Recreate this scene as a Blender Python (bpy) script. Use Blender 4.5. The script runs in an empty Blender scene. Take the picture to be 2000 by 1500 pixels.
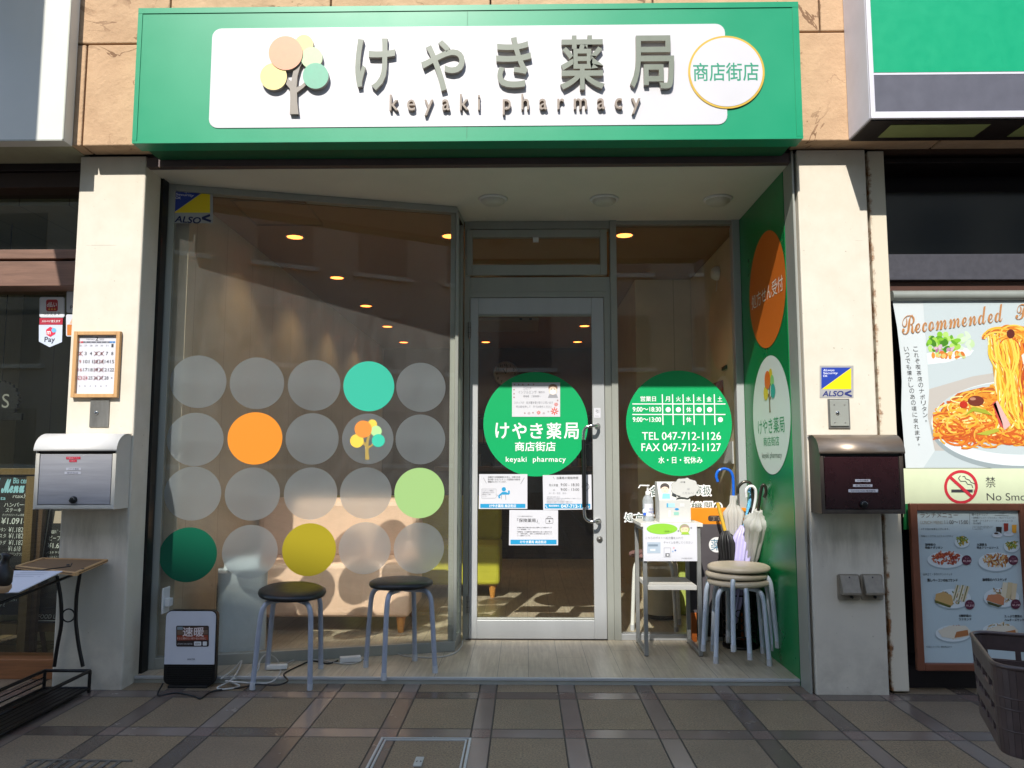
import bpy, bmesh, math, random
from mathutils import Vector, Matrix, Euler
random.seed(7)
R = math.radians
# ------------------------------------------------------------------ camera, sky, sun, exposure
sc = bpy.context.scene
col = sc.collection
FPX = 1520.0                       # focal length in pixels of the 2000 px wide photograph
YAW = math.atan(26 / FPX); PITCH = math.atan(149 / FPX)
CAM = Vector((0, -3.84, 1.10))
cd = bpy.data.cameras.new('camera'); cam = bpy.data.objects.new('camera', cd); col.objects.link(cam)
cd.sensor_width = 36; cd.lens = 36 * FPX / 2000; cd.clip_start = .05; cd.clip_end = 500
cam.location = CAM; cam.rotation_euler = (math.pi / 2 + PITCH, 0, YAW)
sc.camera = cam
w = bpy.data.worlds.new('World'); sc.world = w; w.use_nodes = True
nt = w.node_tree
sky = nt.nodes.new('ShaderNodeTexSky'); sky.sky_type = 'NISHITA'; sky.sun_disc = False
sky.sun_elevation = R(41.7); sky.sun_rotation = R(193.3); sky.air_density = 1.0; sky.dust_density = .6
nt.links.new(sky.outputs[0], nt.nodes['Background'].inputs[0])
nt.nodes['Background'].inputs[1].default_value = .15
SUN = Vector((.236, 1, -.917)).normalized()      # direction the sunlight travels
sl = bpy.data.lights.new('sun', 'SUN'); so = bpy.data.objects.new('sun', sl); col.objects.link(so)
sl.energy = 2.5; sl.angle = R(.53); sl.color = (1, .96, .89)
so.location = (-4, -12, 14); so.rotation_euler = SUN.to_track_quat('-Z', 'Y').to_euler()
sc.view_settings.view_transform = 'Standard'; sc.view_settings.look = 'None'
sc.view_settings.exposure = 1.25; sc.view_settings.gamma = 1
sc.cycles.max_bounces = 10; sc.cycles.transparent_max_bounces = 24; sc.cycles.blur_glossy = 1.0
sc.cycles.sample_clamp_indirect = 6
# ------------------------------------------------------------------ photo pixel -> point of a real plane
RM = Euler((math.pi / 2 + PITCH, 0, YAW)).to_matrix()
def ray(px, py): return RM @ Vector(((px - 1000) / FPX, (750 - py) / FPX, -1))
def at(px, py, Y): d = ray(px, py); return CAM + d * ((Y - CAM.y) / d.y)
def atz(px, py, z): d = ray(px, py); return CAM + d * ((z - CAM.z) / d.z)
def atx(px, py, X): d = ray(px, py); return CAM + d * ((X - CAM.x) / d.x)
V = Vector
class Pl:                                                     # a plane with its own 2D axes
    def __init__(s, O, u, v=(0, 0, 1)):
        s.O = V(O); s.u = V(u).normalized(); s.v = V(v).normalized(); s.n = s.u.cross(s.v).normalized()
    def pt(s, px, py, off=0):
        d = ray(px, py); O = s.O + s.n * off
        return CAM + d * ((O - CAM).dot(s.n) / d.dot(s.n))
    def ab(s, px, py): p = s.pt(px, py) - s.O; return p.dot(s.u), p.dot(s.v)
    def P(s, a, b, off=0): return s.O + s.u * a + s.v * b + s.n * off
def front(Y): return Pl((0, Y, 0), (1, 0, 0))
# ------------------------------------------------------------------ materials
def lin(c): c = c / 255; return c / 12.92 if c <= .04045 else ((c + .055) / 1.055) ** 2.4
def rgb(h): return tuple(lin(int(h[i:i + 2], 16)) for i in (0, 2, 4)) + (1,)
class N:                                                      # node expression helper
    def __init__(s, t, o): s.t = t; s.o = o
    def op(s, f, b=None, c=None):
        n = s.t.nodes.new('ShaderNodeMath'); n.operation = f; s.t.links.new(s.o, n.inputs[0])
        for k, x in ((1, b), (2, c)):
            if x is None: continue
            if isinstance(x, N): s.t.links.new(x.o, n.inputs[k])
            else: n.inputs[k].default_value = x
        return N(s.t, n.outputs[0])
    def __add__(s, b): return s.op('ADD', b)
    def __sub__(s, b): return s.op('SUBTRACT', b)
    def __mul__(s, b): return s.op('MULTIPLY', b)
    def lt(s, b): return s.op('LESS_THAN', b)
    def gt(s, b): return s.op('GREATER_THAN', b)
    def mod(s, b): return s.op('FLOORED_MODULO', b)
    def mx(s, b): return s.op('MAXIMUM', b)
    def inv(s): return (s * -1) + 1
def mixc(t, f, a, b, blend='MIX'):
    n = t.nodes.new('ShaderNodeMix'); n.data_type = 'RGBA'; n.blend_type = blend
    for k, x in ((0, f), (6, a), (7, b)):
        if isinstance(x, N): t.links.new(x.o, n.inputs[k])
        else: n.inputs[k].default_value = x
    return N(t, n.outputs[2])
def noise(t, scale, detail=4, rough=.6, vec=None, dist=0):
    n = t.nodes.new('ShaderNodeTexNoise'); n.inputs['Scale'].default_value = scale
    n.inputs['Detail'].default_value = detail; n.inputs['Roughness'].default_value = rough; n.inputs['Distortion'].default_value = dist
    if vec: t.links.new(vec.o, n.inputs['Vector'])
    return N(t, n.outputs['Fac'])
def ramp(t, x, lo, hi):
    n = t.nodes.new('ShaderNodeMapRange'); t.links.new(x.o, n.inputs[0]); n.inputs[1].default_value = lo; n.inputs[2].default_value = hi
    return N(t, n.outputs[0])
def coords(t, scale=(1, 1, 1), geo=False):
    if geo:
        c = t.nodes.new('ShaderNodeNewGeometry'); o = c.outputs['Position']
    else:
        c = t.nodes.new('ShaderNodeTexCoord'); o = c.outputs['Object']
    m = t.nodes.new('ShaderNodeMapping'); m.inputs['Scale'].default_value = scale; t.links.new(o, m.inputs[0])
    return N(t, m.outputs[0])
def xyz(t, vec):
    s = t.nodes.new('ShaderNodeSeparateXYZ'); t.links.new(vec.o, s.inputs[0]); return [N(t, s.outputs[i]) for i in range(3)]
def bump(t, b, h, strength=.3, dist=.01):
    n = t.nodes.new('ShaderNodeBump'); n.inputs['Strength'].default_value = strength; n.inputs['Distance'].default_value = dist
    t.links.new(h.o, n.inputs['Height']); t.links.new(n.outputs[0], b.inputs['Normal'])
MATS = {}
def new(name):
    m = bpy.data.materials.new(name); m.use_nodes = True; t = m.node_tree; b = t.nodes['Principled BSDF']; MATS[name] = m
    return m, t, b
def mat(name, h, rough=.5, metal=0, var=.06, vs=14, bmp=0, bs=120, spec=.5, stretch=(1, 1, 1), trans=0, emit=0):
    if name in MATS: return MATS[name]
    m, t, b = new(name); c = rgb(h) if isinstance(h, str) else h
    b.inputs['Roughness'].default_value = rough; b.inputs['Metallic'].default_value = metal; b.inputs['Specular IOR Level'].default_value = spec
    if var:
        n = noise(t, vs, vec=coords(t, stretch))
        lo = tuple(x * (1 - var * 1.6) for x in c[:3]) + (1,); hi = tuple(min(1, x * (1 + var)) for x in c[:3]) + (1,)
        k = mixc(t, ramp(t, n, .3, .7), lo, hi); t.links.new(k.o, b.inputs['Base Color'])
        rr = ramp(t, n, .2, .8) * .12 + (rough - .06); t.links.new(rr.o, b.inputs['Roughness'])
    else: b.inputs['Base Color'].default_value = c
    if bmp: bump(t, b, noise(t, bs, vec=coords(t, stretch)), bmp, .004)
    if emit: b.inputs['Emission Color'].default_value = c; b.inputs['Emission Strength'].default_value = emit
    return m
def ink(h, rough=.45): return mat('ink_' + h, h, rough, var=0)
def woodmat(name, h, rough=.5, ax=0, sc_=9, amt=.3):
    if name in MATS: return MATS[name]
    m, t, b = new(name); c = rgb(h); s = [sc_ * 6] * 3; s[ax] = sc_ * .35
    n = noise(t, 1, 6, .65, coords(t, s), .6)
    lo = tuple(x * (1 - amt) for x in c[:3]) + (1,); hi = tuple(min(1, x * (1 + amt)) for x in c[:3]) + (1,)
    t.links.new(mixc(t, ramp(t, n, .3, .7), lo, hi).o, b.inputs['Base Color']); b.inputs['Roughness'].default_value = rough
    bump(t, b, n, .15, .003); return m
def glassmat(name, tint=(.97, .985, .97), dust=.03, dustc=(.75, .72, .66), ior=1.5, grime=.5, rough=0.0):
    m, t, b = new(name); t.nodes.remove(b); out = t.nodes['Material Output']; L = t.links.new
    tr = t.nodes.new('ShaderNodeBsdfTransparent'); tr.inputs[0].default_value = tint + (1,)
    gl = t.nodes.new('ShaderNodeBsdfGlossy'); gl.inputs['Roughness'].default_value = rough
    ge = t.nodes.new('ShaderNodeNewGeometry'); dt = t.nodes.new('ShaderNodeVectorMath'); dt.operation = 'DOT_PRODUCT'
    L(ge.outputs['Incoming'], dt.inputs[0]); L(ge.outputs['Normal'], dt.inputs[1])      # Schlick reflectance, same from both sides
    fr = ((N(t, dt.outputs['Value']).op('ABSOLUTE')).inv().op('POWER', 5) * .92 + .045) * 1.6
    m1 = t.nodes.new('ShaderNodeMixShader'); L(fr.op('MINIMUM', 1.0).o, m1.inputs[0]); L(tr.outputs[0], m1.inputs[1]); L(gl.outputs[0], m1.inputs[2])
    df = t.nodes.new('ShaderNodeBsdfDiffuse'); df.inputs[0].default_value = dustc + (1,)
    tl = t.nodes.new('ShaderNodeBsdfTranslucent'); tl.inputs[0].default_value = dustc + (1,)
    m2 = t.nodes.new('ShaderNodeMixShader'); m2.inputs[0].default_value = .4; L(df.outputs[0], m2.inputs[1]); L(tl.outputs[0], m2.inputs[2])
    m3 = t.nodes.new('ShaderNodeMixShader')
    d = ramp(t, noise(t, 3.2, 7, .7, coords(t, (2.2, 2.2, .9)), 1.2), .25, .75) * (dust * 2 * grime) + dust * (1 - grime)
    sp = ramp(t, noise(t, 46, 3, .6, coords(t, (1, 1, .5))), .70, .78) * (dust * 1.6)
    L((d + sp).o, m3.inputs[0]); L(m1.outputs[0], m3.inputs[1]); L(m2.outputs[0], m3.inputs[2]); L(m3.outputs[0], out.inputs[0])
    return m
def filmmat(name, h, clear=.45, rough=.3, tl_=.35, thru=.25, ior=1.02):
    """frosted vinyl: part scattering transmission, part diffuse / translucent film"""
    m, t, b = new(name); t.nodes.remove(b); out = t.nodes['Material Output']; L = t.links.new; c = rgb(h)
    rf = t.nodes.new('ShaderNodeBsdfRefraction'); rf.inputs['IOR'].default_value = ior; rf.inputs['Roughness'].default_value = rough
    rf.inputs[0].default_value = (.93, .95, .97, 1)
    df = t.nodes.new('ShaderNodeBsdfDiffuse'); df.inputs[0].default_value = c
    tl = t.nodes.new('ShaderNodeBsdfTranslucent'); tl.inputs[0].default_value = c
    a = t.nodes.new('ShaderNodeMixShader'); a.inputs[0].default_value = tl_; L(df.outputs[0], a.inputs[1]); L(tl.outputs[0], a.inputs[2])
    tp = t.nodes.new('ShaderNodeBsdfTransparent'); tp.inputs[0].default_value = (.92, .92, .92, 1)
    a2 = t.nodes.new('ShaderNodeMixShader'); a2.inputs[0].default_value = thru; L(rf.outputs[0], a2.inputs[1]); L(tp.outputs[0], a2.inputs[2])
    mx = t.nodes.new('ShaderNodeMixShader'); n = ramp(t, noise(t, 5, 6, .7, coords(t)), .3, .7) * .12 + (clear - .06)
    L(n.o, mx.inputs[0]); L(a.outputs[0], mx.inputs[1]); L(a2.outputs[0], mx.inputs[2]); L(mx.outputs[0], out.inputs[0])
    return m
def vinyl(name, h, tl_=.2, rough=.4):
    m, t, b = new(name); out = t.nodes['Material Output']; L = t.links.new; c = rgb(h)
    b.inputs['Base Color'].default_value = c; b.inputs['Roughness'].default_value = rough
    tl = t.nodes.new('ShaderNodeBsdfTranslucent'); tl.inputs[0].default_value = c
    mx = t.nodes.new('ShaderNodeMixShader'); mx.inputs[0].default_value = tl_; L(b.outputs[0], mx.inputs[1]); L(tl.outputs[0], mx.inputs[2]); L(mx.outputs[0], out.inputs[0])
    return m
# ------------------------------------------------------------------ mesh builder
X3, Y3, Z3 = V((1, 0, 0)), V((0, 1, 0)), V((0, 0, 1))
def circ(cx, cy, rx, ry=None, n=40, a0=0, a1=360):
    ry = rx if ry is None else ry; full = abs(a1 - a0) >= 360; k = n if full else n + 1
    return [(cx + rx * math.cos(R(a0 + (a1 - a0) * i / n)), cy + ry * math.sin(R(a0 + (a1 - a0) * i / n))) for i in range(k)]
def rrect(x0, y0, x1, y1, r, n=5):
    p = []
    for cx, cy, a in ((x1 - r, y0 + r, -90), (x1 - r, y1 - r, 0), (x0 + r, y1 - r, 90), (x0 + r, y0 + r, 180)):
        p += [(cx + r * math.cos(R(a + 90 * i / n)), cy + r * math.sin(R(a + 90 * i / n))) for i in range(n + 1)]
    return p
TXT = {}
def textmesh(s, bold=0, extrude=0, space=1, shear=0, line=1.0, align='LEFT'):
    key = (s, bold, extrude, space, shear, line, align)
    if key in TXT: return TXT[key]
    cu = bpy.data.curves.new('lettering', 'FONT'); cu.body = s; cu.resolution_u = 4; cu.offset = bold; cu.extrude = extrude
    cu.space_character = space; cu.shear = shear; cu.space_line = line; cu.align_x = align
    o = bpy.data.objects.new('lettering', cu); me = bpy.data.meshes.new_from_object(o)
    r = ([v.co.copy() for v in me.vertices], [tuple(p.vertices) for p in me.polygons])
    bpy.data.objects.remove(o); bpy.data.curves.remove(cu); bpy.data.meshes.remove(me)
    TXT[key] = r; return r
class MB:
    def __init__(s): s.v = []; s.f = []; s.m = []; s.sm = []; s.mats = []
    def mi(s, m):
        if m not in s.mats: s.mats.append(m)
        return s.mats.index(m)
    def add(s, vs, fs, m, smooth=False):
        b = len(s.v); s.v += [V(x) for x in vs]; k = s.mi(m)
        for f in fs: s.f.append(tuple(i + b for i in f)); s.m.append(k); s.sm.append(smooth)
        return s
    def box(s, x0, x1, y0, y1, z0, z1, m):
        vs = [(x, y, z) for x in (x0, x1) for y in (y0, y1) for z in (z0, z1)]
        return s.add(vs, [(0, 1, 3, 2), (4, 6, 7, 5), (0, 4, 5, 1), (2, 3, 7, 6), (0, 2, 6, 4), (1, 5, 7, 3)], m)
    def obox(s, O, u, v, n, m):                               # box from a corner and three edge vectors
        O, u, v, n = V(O), V(u), V(v), V(n); vs = [O + u * i + v * j + n * k for i in (0, 1) for j in (0, 1) for k in (0, 1)]
        return s.add(vs, [(0, 1, 3, 2), (4, 6, 7, 5), (0, 4, 5, 1), (2, 3, 7, 6), (0, 2, 6, 4), (1, 5, 7, 3)], m)
    def prism(s, pts, m, h, mside=None, back=True):           # pts: 3D outline, h: thickness vector
        n = len(pts); h = V(h); a = [V(p) for p in pts]; b = [p + h for p in a]
        if back: s.add(a, [tuple(range(n))[::-1]], mside or m)
        s.add(b, [tuple(range(n))], m)
        return s.add(a + b, [(i, (i + 1) % n, n + (i + 1) % n, n + i) for i in range(n)], mside or m)
    def flat(s, pl, pts, m, off=.001):                        # print on a plane, outline in photo pixels
        return s.add([pl.pt(x, y, off) for x, y in pts], [tuple(range(len(pts)))], m)
    def flab(s, pl, pts, m, off=.001): return s.add([pl.P(a, b, off) for a, b in pts], [tuple(range(len(pts)))], m)
    def line(s, pl, pts, w, m, off=.002):                     # printed stroke of w pixels
        for (x0, y0), (x1, y1) in zip(pts, pts[1:]):
            L = math.hypot(x1 - x0, y1 - y0) or 1; dx, dy = -(y1 - y0) / L * w / 2, (x1 - x0) / L * w / 2
            s.flat(pl, [(x0 + dx, y0 + dy), (x1 + dx, y1 + dy), (x1 - dx, y1 - dy), (x0 - dx, y0 - dy)], m, off); off += .00002
        return s
    def ring(s, pl, cx, cy, r0, r1, m, off=.001, n=48, ry=1):
        vs = [pl.pt(cx + r * math.cos(2 * math.pi * i / n), cy + ry * r * math.sin(2 * math.pi * i / n), off) for i in range(n) for r in (r0, r1)]
        return s.add(vs, [(2 * i, 2 * i + 1, (2 * i + 3) % (2 * n), (2 * i + 2) % (2 * n)) for i in range(n)], m)
    def tube(s, path, r, m, seg=10, cap=True):
        P = [V(p) for p in path]; n = len(P); rr = r if isinstance(r, (list, tuple)) else [r] * n
        T = [((P[min(i + 1, n - 1)] - P[max(i - 1, 0)])).normalized() for i in range(n)]
        a = T[0].orthogonal().normalized(); vs = []
        for i in range(n):
            a = (a - T[i] * a.dot(T[i])); a = a.normalized() if a.length > 1e-6 else T[i].orthogonal().normalized(); b = T[i].cross(a)
            vs += [P[i] + (a * math.cos(2 * math.pi * k / seg) + b * math.sin(2 * math.pi * k / seg)) * rr[i] for k in range(seg)]
        fs = [(i * seg + k, i * seg + (k + 1) % seg, (i + 1) * seg + (k + 1) % seg, (i + 1) * seg + k) for i in range(n - 1) for k in range(seg)]
        s.add(vs, fs, m, True)
        if cap: s.add(vs[:seg], [tuple(range(seg))[::-1]], m); s.add(vs[-seg:], [tuple(range(seg))], m)
        return s
    def lathe(s, prof, O, m, axis=Z3, seg=32, wav=0, nw=8, smooth=True):
        O = V(O); ax = V(axis).normalized(); a = ax.orthogonal().normalized(); b = ax.cross(a); vs = []; n = len(prof)
        for r, h in prof:
            for k in range(seg):
                t = 2 * math.pi * k / seg; q = r * (1 + wav * math.cos(nw * t)); vs.append(O + ax * h + (a * math.cos(t) + b * math.sin(t)) * q)
        fs = [(i * seg + k, i * seg + (k + 1) % seg, (i + 1) * seg + (k + 1) % seg, (i + 1) * seg + k) for i in range(n - 1) for k in range(seg)]
        s.add(vs, fs, m, smooth)
        if prof[0][0] > 1e-5: s.add(vs[:seg], [tuple(range(seg))[::-1]], m)
        if prof[-1][0] > 1e-5: s.add(vs[-seg:], [tuple(range(seg))], m)
        return s
    def text(s, pl, t, box, m, off=.002, bold=0, ext=0, space=1, shear=0, line=1.0, align='LEFT', rot=0, mside=None):
        """lettering whose ink fills the photo pixel box (x0, y0, x1, y1) on plane pl"""
        vs, fs = textmesh(t, bold if ext or bold < 0 else 0, .5 if ext else 0, space, shear, line, align)
        if not vs: return s
        ax, bx = min(v.x for v in vs), max(v.x for v in vs); ay, by = min(v.y for v in vs), max(v.y for v in vs)
        x0, y0, x1, y1 = box; p = pl.pt(x0, y1); A = p - pl.O; a0, b0 = A.dot(pl.u), A.dot(pl.v)
        wd = (pl.pt(x1, y1) - p).dot(pl.u); ht = (pl.pt(x0, y0) - p).dot(pl.v); c, sn = math.cos(R(rot)), math.sin(R(rot))
        out = []
        for q in vs:
            a = (q.x - ax) / max(bx - ax, 1e-6) * wd; b = (q.y - ay) / max(by - ay, 1e-6) * ht
            out.append(pl.P(a0 + a * c - b * sn, b0 + a * sn + b * c, off + (q.z + .5) * ext))
        if mside and ext:
            F = [f for f in fs if all(vs[i].z > .49 for i in f)]; G = [f for f in fs if not all(vs[i].z > .49 for i in f)]
            s.add(out, F, m); return s.add(out, G, mside)
        if bold > 0 and not ext:                              # heavier strokes: shifted copies a hair apart
            k = bold / max(by - ay, 1e-6) * abs(ht); n = 8 if bold > .03 else 4
            for i in range(n): a = 2 * math.pi * (i + .5) / n; s.add([p_ + pl.u * (k * math.cos(a)) + pl.v * (k * math.sin(a)) - pl.n * (.00003 * (i + 1)) for p_ in out], fs, m)
        return s.add(out, fs, m)
    def build(s, name, parent=None, loc=None, bevel=0, tag_=None):
        M = wm(parent) if parent else Matrix.Translation(V(loc) if loc is not None else V((0, 0, 0)))
        I = M.inverted(); me = bpy.data.meshes.new(name); me.from_pydata([I @ p for p in s.v], [], s.f)
        for k in s.mats: me.materials.append(k)
        me.polygons.foreach_set('material_index', s.m); me.polygons.foreach_set('use_smooth', s.sm); me.update()
        o = bpy.data.objects.new(name, me); col.objects.link(o)
        if parent: o.parent = parent
        else: o.location = loc if loc is not None else (0, 0, 0)
        if bevel:
            b = o.modifiers.new('bevel', 'BEVEL'); b.width = bevel; b.segments = 3 if bevel > .008 else 2; b.limit_method = 'ANGLE'; b.angle_limit = R(40)
        if tag_: tag(o, *tag_)
        return o
def wm(o):
    M = o.matrix_basis.copy()
    while o.parent: o = o.parent; M = o.matrix_basis @ M
    return M
def tag(o, label, cat, group=None):
    o['label'] = label; o['category'] = cat
    if group: o['group'] = group
    return o
def thing(name, label, cat, loc=(0, 0, 0), rot=0, group=None):
    o = bpy.data.objects.new(name, None); col.objects.link(o); o.empty_display_size = .05
    o.location = loc; o.rotation_euler = (0, 0, rot); return tag(o, label, cat, group)
def dup(root, loc, rot, label):
    def cp(o, par):
        c = o.copy(); col.objects.link(c)
        if par: c.parent = par
        for ch in list(o.children): cp(ch, c)
        return c
    r = cp(root, None); r.location = loc; r.rotation_euler = rot; r['label'] = label; return r
def struct(o): o['kind'] = 'structure'; return o
def arc(p0, p1, p2, n=8):                                     # quadratic curve
    p0, p1, p2 = V(p0), V(p1), V(p2)
    return [p0 * (1 - t) ** 2 + p1 * 2 * t * (1 - t) + p2 * t * t for t in [i / n for i in range(n + 1)]]
def smooth(pts, n=6):                                         # Catmull-Rom through points
    P = [V(p) for p in pts]; P = [P[0] * 2 - P[1]] + P + [P[-1] * 2 - P[-2]]; o = []
    for i in range(1, len(P) - 2):
        a, b, c, d = P[i - 1:i + 3]
        for k in range(n):
            t = k / n; o.append(.5 * ((2 * b) + (c - a) * t + (2 * a - 5 * b + 4 * c - d) * t * t + (3 * b - a - 3 * c + d) * t ** 3))
    return o + [P[-2]]
# ------------------------------------------------------------------ shared materials
M = {}
M['alu'] = mat('aluminium', 'a2a49b', .42, .35, .05, 6, stretch=(1, 1, .2))
M['alu_b'] = mat('bright_aluminium', 'b9bbbb', .4, .35, .04, 6, stretch=(1, 1, .2))
M['dark_metal'] = mat('dark_bronze_metal', '2a211f', .45, .3, .1)
M['black'] = mat('black_plastic', '0b0b0c', .4, 0, .1)
M['white_p'] = mat('white_plastic', 'dcdcd8', .4, 0, .03)
M['chrome'] = mat('polished_steel', 'c8c8c8', .12, 1, .04, 20)
M['steel'] = mat('brushed_steel', '8d8b86', .42, .8, .12, 30, stretch=(1, 1, .15))
M['paper'] = mat('paper', 'cdcdd3', .75, 0, .02, 4, bmp=.05, bs=6, trans=0)
M['soffit'] = mat('soffit_paint', 'dedacb', .6, 0, .03, 3)
M['black_vinyl'] = mat('black_vinyl', '151516', .38, 0, .15, 20, bmp=.06, bs=300)
M['glass_slant'] = glassmat('dusty_window_glass', (.92, .94, .91), .085)
M['glass'] = glassmat('clear_window_glass', (.94, .96, .94), .010)
M['frost'] = filmmat('frosted_vinyl', 'c2ccd0', .80, .40, .45, .45, 1.3)
# ------------------------------------------------------------------ ground
def pavement_mat():
    m, t, b = new('granite_tile_pavement'); L = t.links.new
    px, py, bwx, bwy, j = .377, .508, .082, .102, .0035
    P = coords(t, geo=True); x, y, z = xyz(t, P)
    xx = (x - (-.222)).mod(px); yy = (y - (-.112)).mod(py)
    bx = xx.lt(bwx); by = yy.lt(bwy); band = bx.mx(by); cross = bx * by
    ix = ((x - (-.222)) * (1 / px)).op('FLOOR'); iy = ((y - (-.112)) * (1 / py)).op('FLOOR')
    wn = t.nodes.new('ShaderNodeTexWhiteNoise'); wn.noise_dimensions = '3D'; cb = t.nodes.new('ShaderNodeCombineXYZ')
    L((ix + bx * .37).o, cb.inputs[0]); L((iy + by * .37).o, cb.inputs[1]); L(cb.outputs[0], wn.inputs['Vector']); rnd = N(t, wn.outputs['Value'])
    def edge(v, a): return (v - a).op('ABSOLUTE').lt(j)
    joint = edge(xx, 0).mx(edge(xx, bwx)).mx(edge(xx, px)).mx(edge(yy, 0)).mx(edge(yy, bwy)).mx(edge(yy, py))
    n1 = noise(t, 130, 3, .75, P); n2 = noise(t, 9, 5, .6, P); n3 = noise(t, 70, 4, .7, P); n4 = noise(t, 1.6, 3, .6, P)
    tile = mixc(t, ramp(t, n1, .35, .68), rgb('4c3e2f'), rgb('ac9675')); tile = mixc(t, ramp(t, n2, .3, .75) * .45, tile, rgb('7c6a54'))
    tile = mixc(t, (rnd - .5) * .5 + .25, tile, rgb('75675a'))
    bnd = mixc(t, rnd, rgb('54483e'), rgb('85766a')); bnd = mixc(t, ramp(t, n1, .4, .7) * .3, bnd, rgb('7a6a5e'))
    crs = mixc(t, ramp(t, n1, .35, .7), rgb('64524a'), rgb('857166'))
    c = mixc(t, band, tile, bnd); c = mixc(t, cross, c, crs); c = mixc(t, joint * .85, c, rgb('1d1917'))
    st = ramp(t, n4, .45, .75) * .3; c = mixc(t, st, c, rgb('3c352e')); L(c.o, b.inputs['Base Color'])
    r = band * -.25 + .46 + ramp(t, n2, .3, .7) * .07 + joint * .4; L(r.o, b.inputs['Roughness'])
    h = (n1 * 1.0 + n3 * .6) * band.inv() + joint * -1.5 + band * .25
    bump(t, b, h, .8, .005); return m
g = MB(); g.add([(-45, -21, 0), (45, -21, 0), (45, 30, 0), (-45, 30, 0)], [(0, 1, 2, 3)], pavement_mat())
struct(g.build('pavement'))
def plank_mat():
    m, t, b = new('grey_wood_planks'); L = t.links.new; P = coords(t, geo=True); x, y, z = xyz(t, P)
    wd = .156; xx = (x - .013).mod(wd); i = ((x - .013) * (1 / wd)).op('FLOOR'); yy = (y + i * .37).mod(.9); jy = ((y + i * .37) * (1 / .9)).op('FLOOR')
    wn = t.nodes.new('ShaderNodeTexWhiteNoise'); cb = t.nodes.new('ShaderNodeCombineXYZ'); L(i.o, cb.inputs[0]); L(jy.o, cb.inputs[1]); L(cb.outputs[0], wn.inputs['Vector'])
    n = noise(t, 1, 6, .65, coords(t, (60, 4, 1), True), .5); n2 = noise(t, 4, 4, .6, P)
    c = mixc(t, ramp(t, n, .3, .7), rgb('a4967e'), rgb('cabda3')); c = mixc(t, N(t, wn.outputs['Value']) * .22, c, rgb('8d8474')); c = mixc(t, ramp(t, n2, .45, .75) * .35, c, rgb('7d7263'))
    jt = xx.lt(.0025).mx(yy.lt(.0022)); c = mixc(t, jt * .8, c, rgb('3a342c')); L(c.o, b.inputs['Base Color'])
    b.inputs['Roughness'].default_value = .34; bump(t, b, n * .4 + jt * -1, .25, .002); return m
PLK = plank_mat()
WX0, WX1 = -1.946, 1.345            # inner faces of the opening
A = atz(300, 1308, .03); A.z = 0; A.x = -1.944; B = atz(887, 1272, .03); B.z = 0
DY = .95                             # plane of the door
DJ = at(905, 900, DY).x              # left edge of the door frame
g = MB(); g.box(WX0, WX1, .135, 6.7, -.1, .03, PLK); struct(g.build('entrance_floor', loc=(0, .135, .03)))
# ------------------------------------------------------------------ the building
def stone_mat():
    m, t, b = new('tan_sandstone'); L = t.links.new; P = coords(t, geo=True)
    n = noise(t, 5, 7, .65, P); n2 = noise(t, 1.6, 4, .6, P); n3 = noise(t, 40, 4, .7, P)
    c = mixc(t, ramp(t, n, .3, .7), rgb('b09070'), rgb('c9a885')); c = mixc(t, ramp(t, n2, .4, .7) * .5, c, rgb('ba9674'))
    vo = t.nodes.new('ShaderNodeTexNoise'); vo.inputs['Scale'].default_value = 2.2; vo.inputs['Detail'].default_value = 6; vo.inputs['Distortion'].default_value = 1.2
    L(P.o, vo.inputs['Vector']); cr = ((N(t, vo.outputs['Fac']) - .5).op('ABSOLUTE')).lt(.006) * ramp(t, n2, .47, .56)
    c = mixc(t, cr * .8, c, rgb('6b4a30')); L(c.o, b.inputs['Base Color']); b.inputs['Roughness'].default_value = .85
    bump(t, b, n * 1.5 + n3 * .4 + cr * -1.5, .5, .012); return m
STONE = stone_mat(); SEAM = mat('stone_joint', '4a3222', .9)
def pillar_mat():
    m, t, b = new('cream_painted_render'); L = t.links.new; P = coords(t, geo=True); x, y, z = xyz(t, P)
    n = noise(t, 7, 6, .65, P); st = noise(t, 1, 5, .7, coords(t, (9, 9, .8), True)); n3 = noise(t, 150, 3, .6, P); sp = noise(t, 55, 2, .5, P)
    c = mixc(t, ramp(t, n, .3, .7), rgb('cbc2b0'), rgb('d5cdbd'))
    c = mixc(t, ramp(t, st, .5, .75) * .10, c, rgb('a89a83'))
    low = ramp(t, z * -1 + 0.5, 0, .5); c = mixc(t, low * ramp(t, n, .35, .7) * .7, c, rgb('8a7d6c')); jl = (z - 2.19).op('ABSOLUTE').lt(.0012) * ramp(t, noise(t, 9, 3, .6, P), .5, .6); c = mixc(t, jl * .6, c, rgb('877a68'))
    dr = ramp(t, noise(t, 1, 5, .7, coords(t, (14, 14, 2.2), True)), .42, .7) * ramp(t, (z - .72).op('ABSOLUTE') * -1 + .22, 0, .22) * y.lt(.002); c = mixc(t, dr * .5, c, rgb('6f6353')); c = mixc(t, ramp(t, sp, .71, .76) * .6, c, rgb('8a7a62')); L(c.o, b.inputs['Base Color']); b.inputs['Roughness'].default_value = .6
    bump(t, b, n3 * .5 + n, .12, .003); return m
PIL = pillar_mat()
bld = thing('shop_building', 'tan stone shop building with cream pillars round a recessed glazed pharmacy entrance', 'building')
SX0, SX1, SZ0, SZ1 = -1.909, 1.333, 2.632, 3.325       # sign box
SF = -.12; zb = 2.662
g = MB(); g.box(-3.6, SX0 - .004, SF + .03, .5, zb + .02, 6, SEAM); g.box(SX1 + .004, 4.4, SF + .03, .5, zb + .02, 6, SEAM); g.box(SX0 - .004, SX1 + .004, SF + .03, .5, 3.2, 6, SEAM)
def block(x0, x1, z0, z1): g.box(x0 + .004, x1 - .004, SF, SF + .12, z0 + .004, z1 - .004, STONE)
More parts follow.
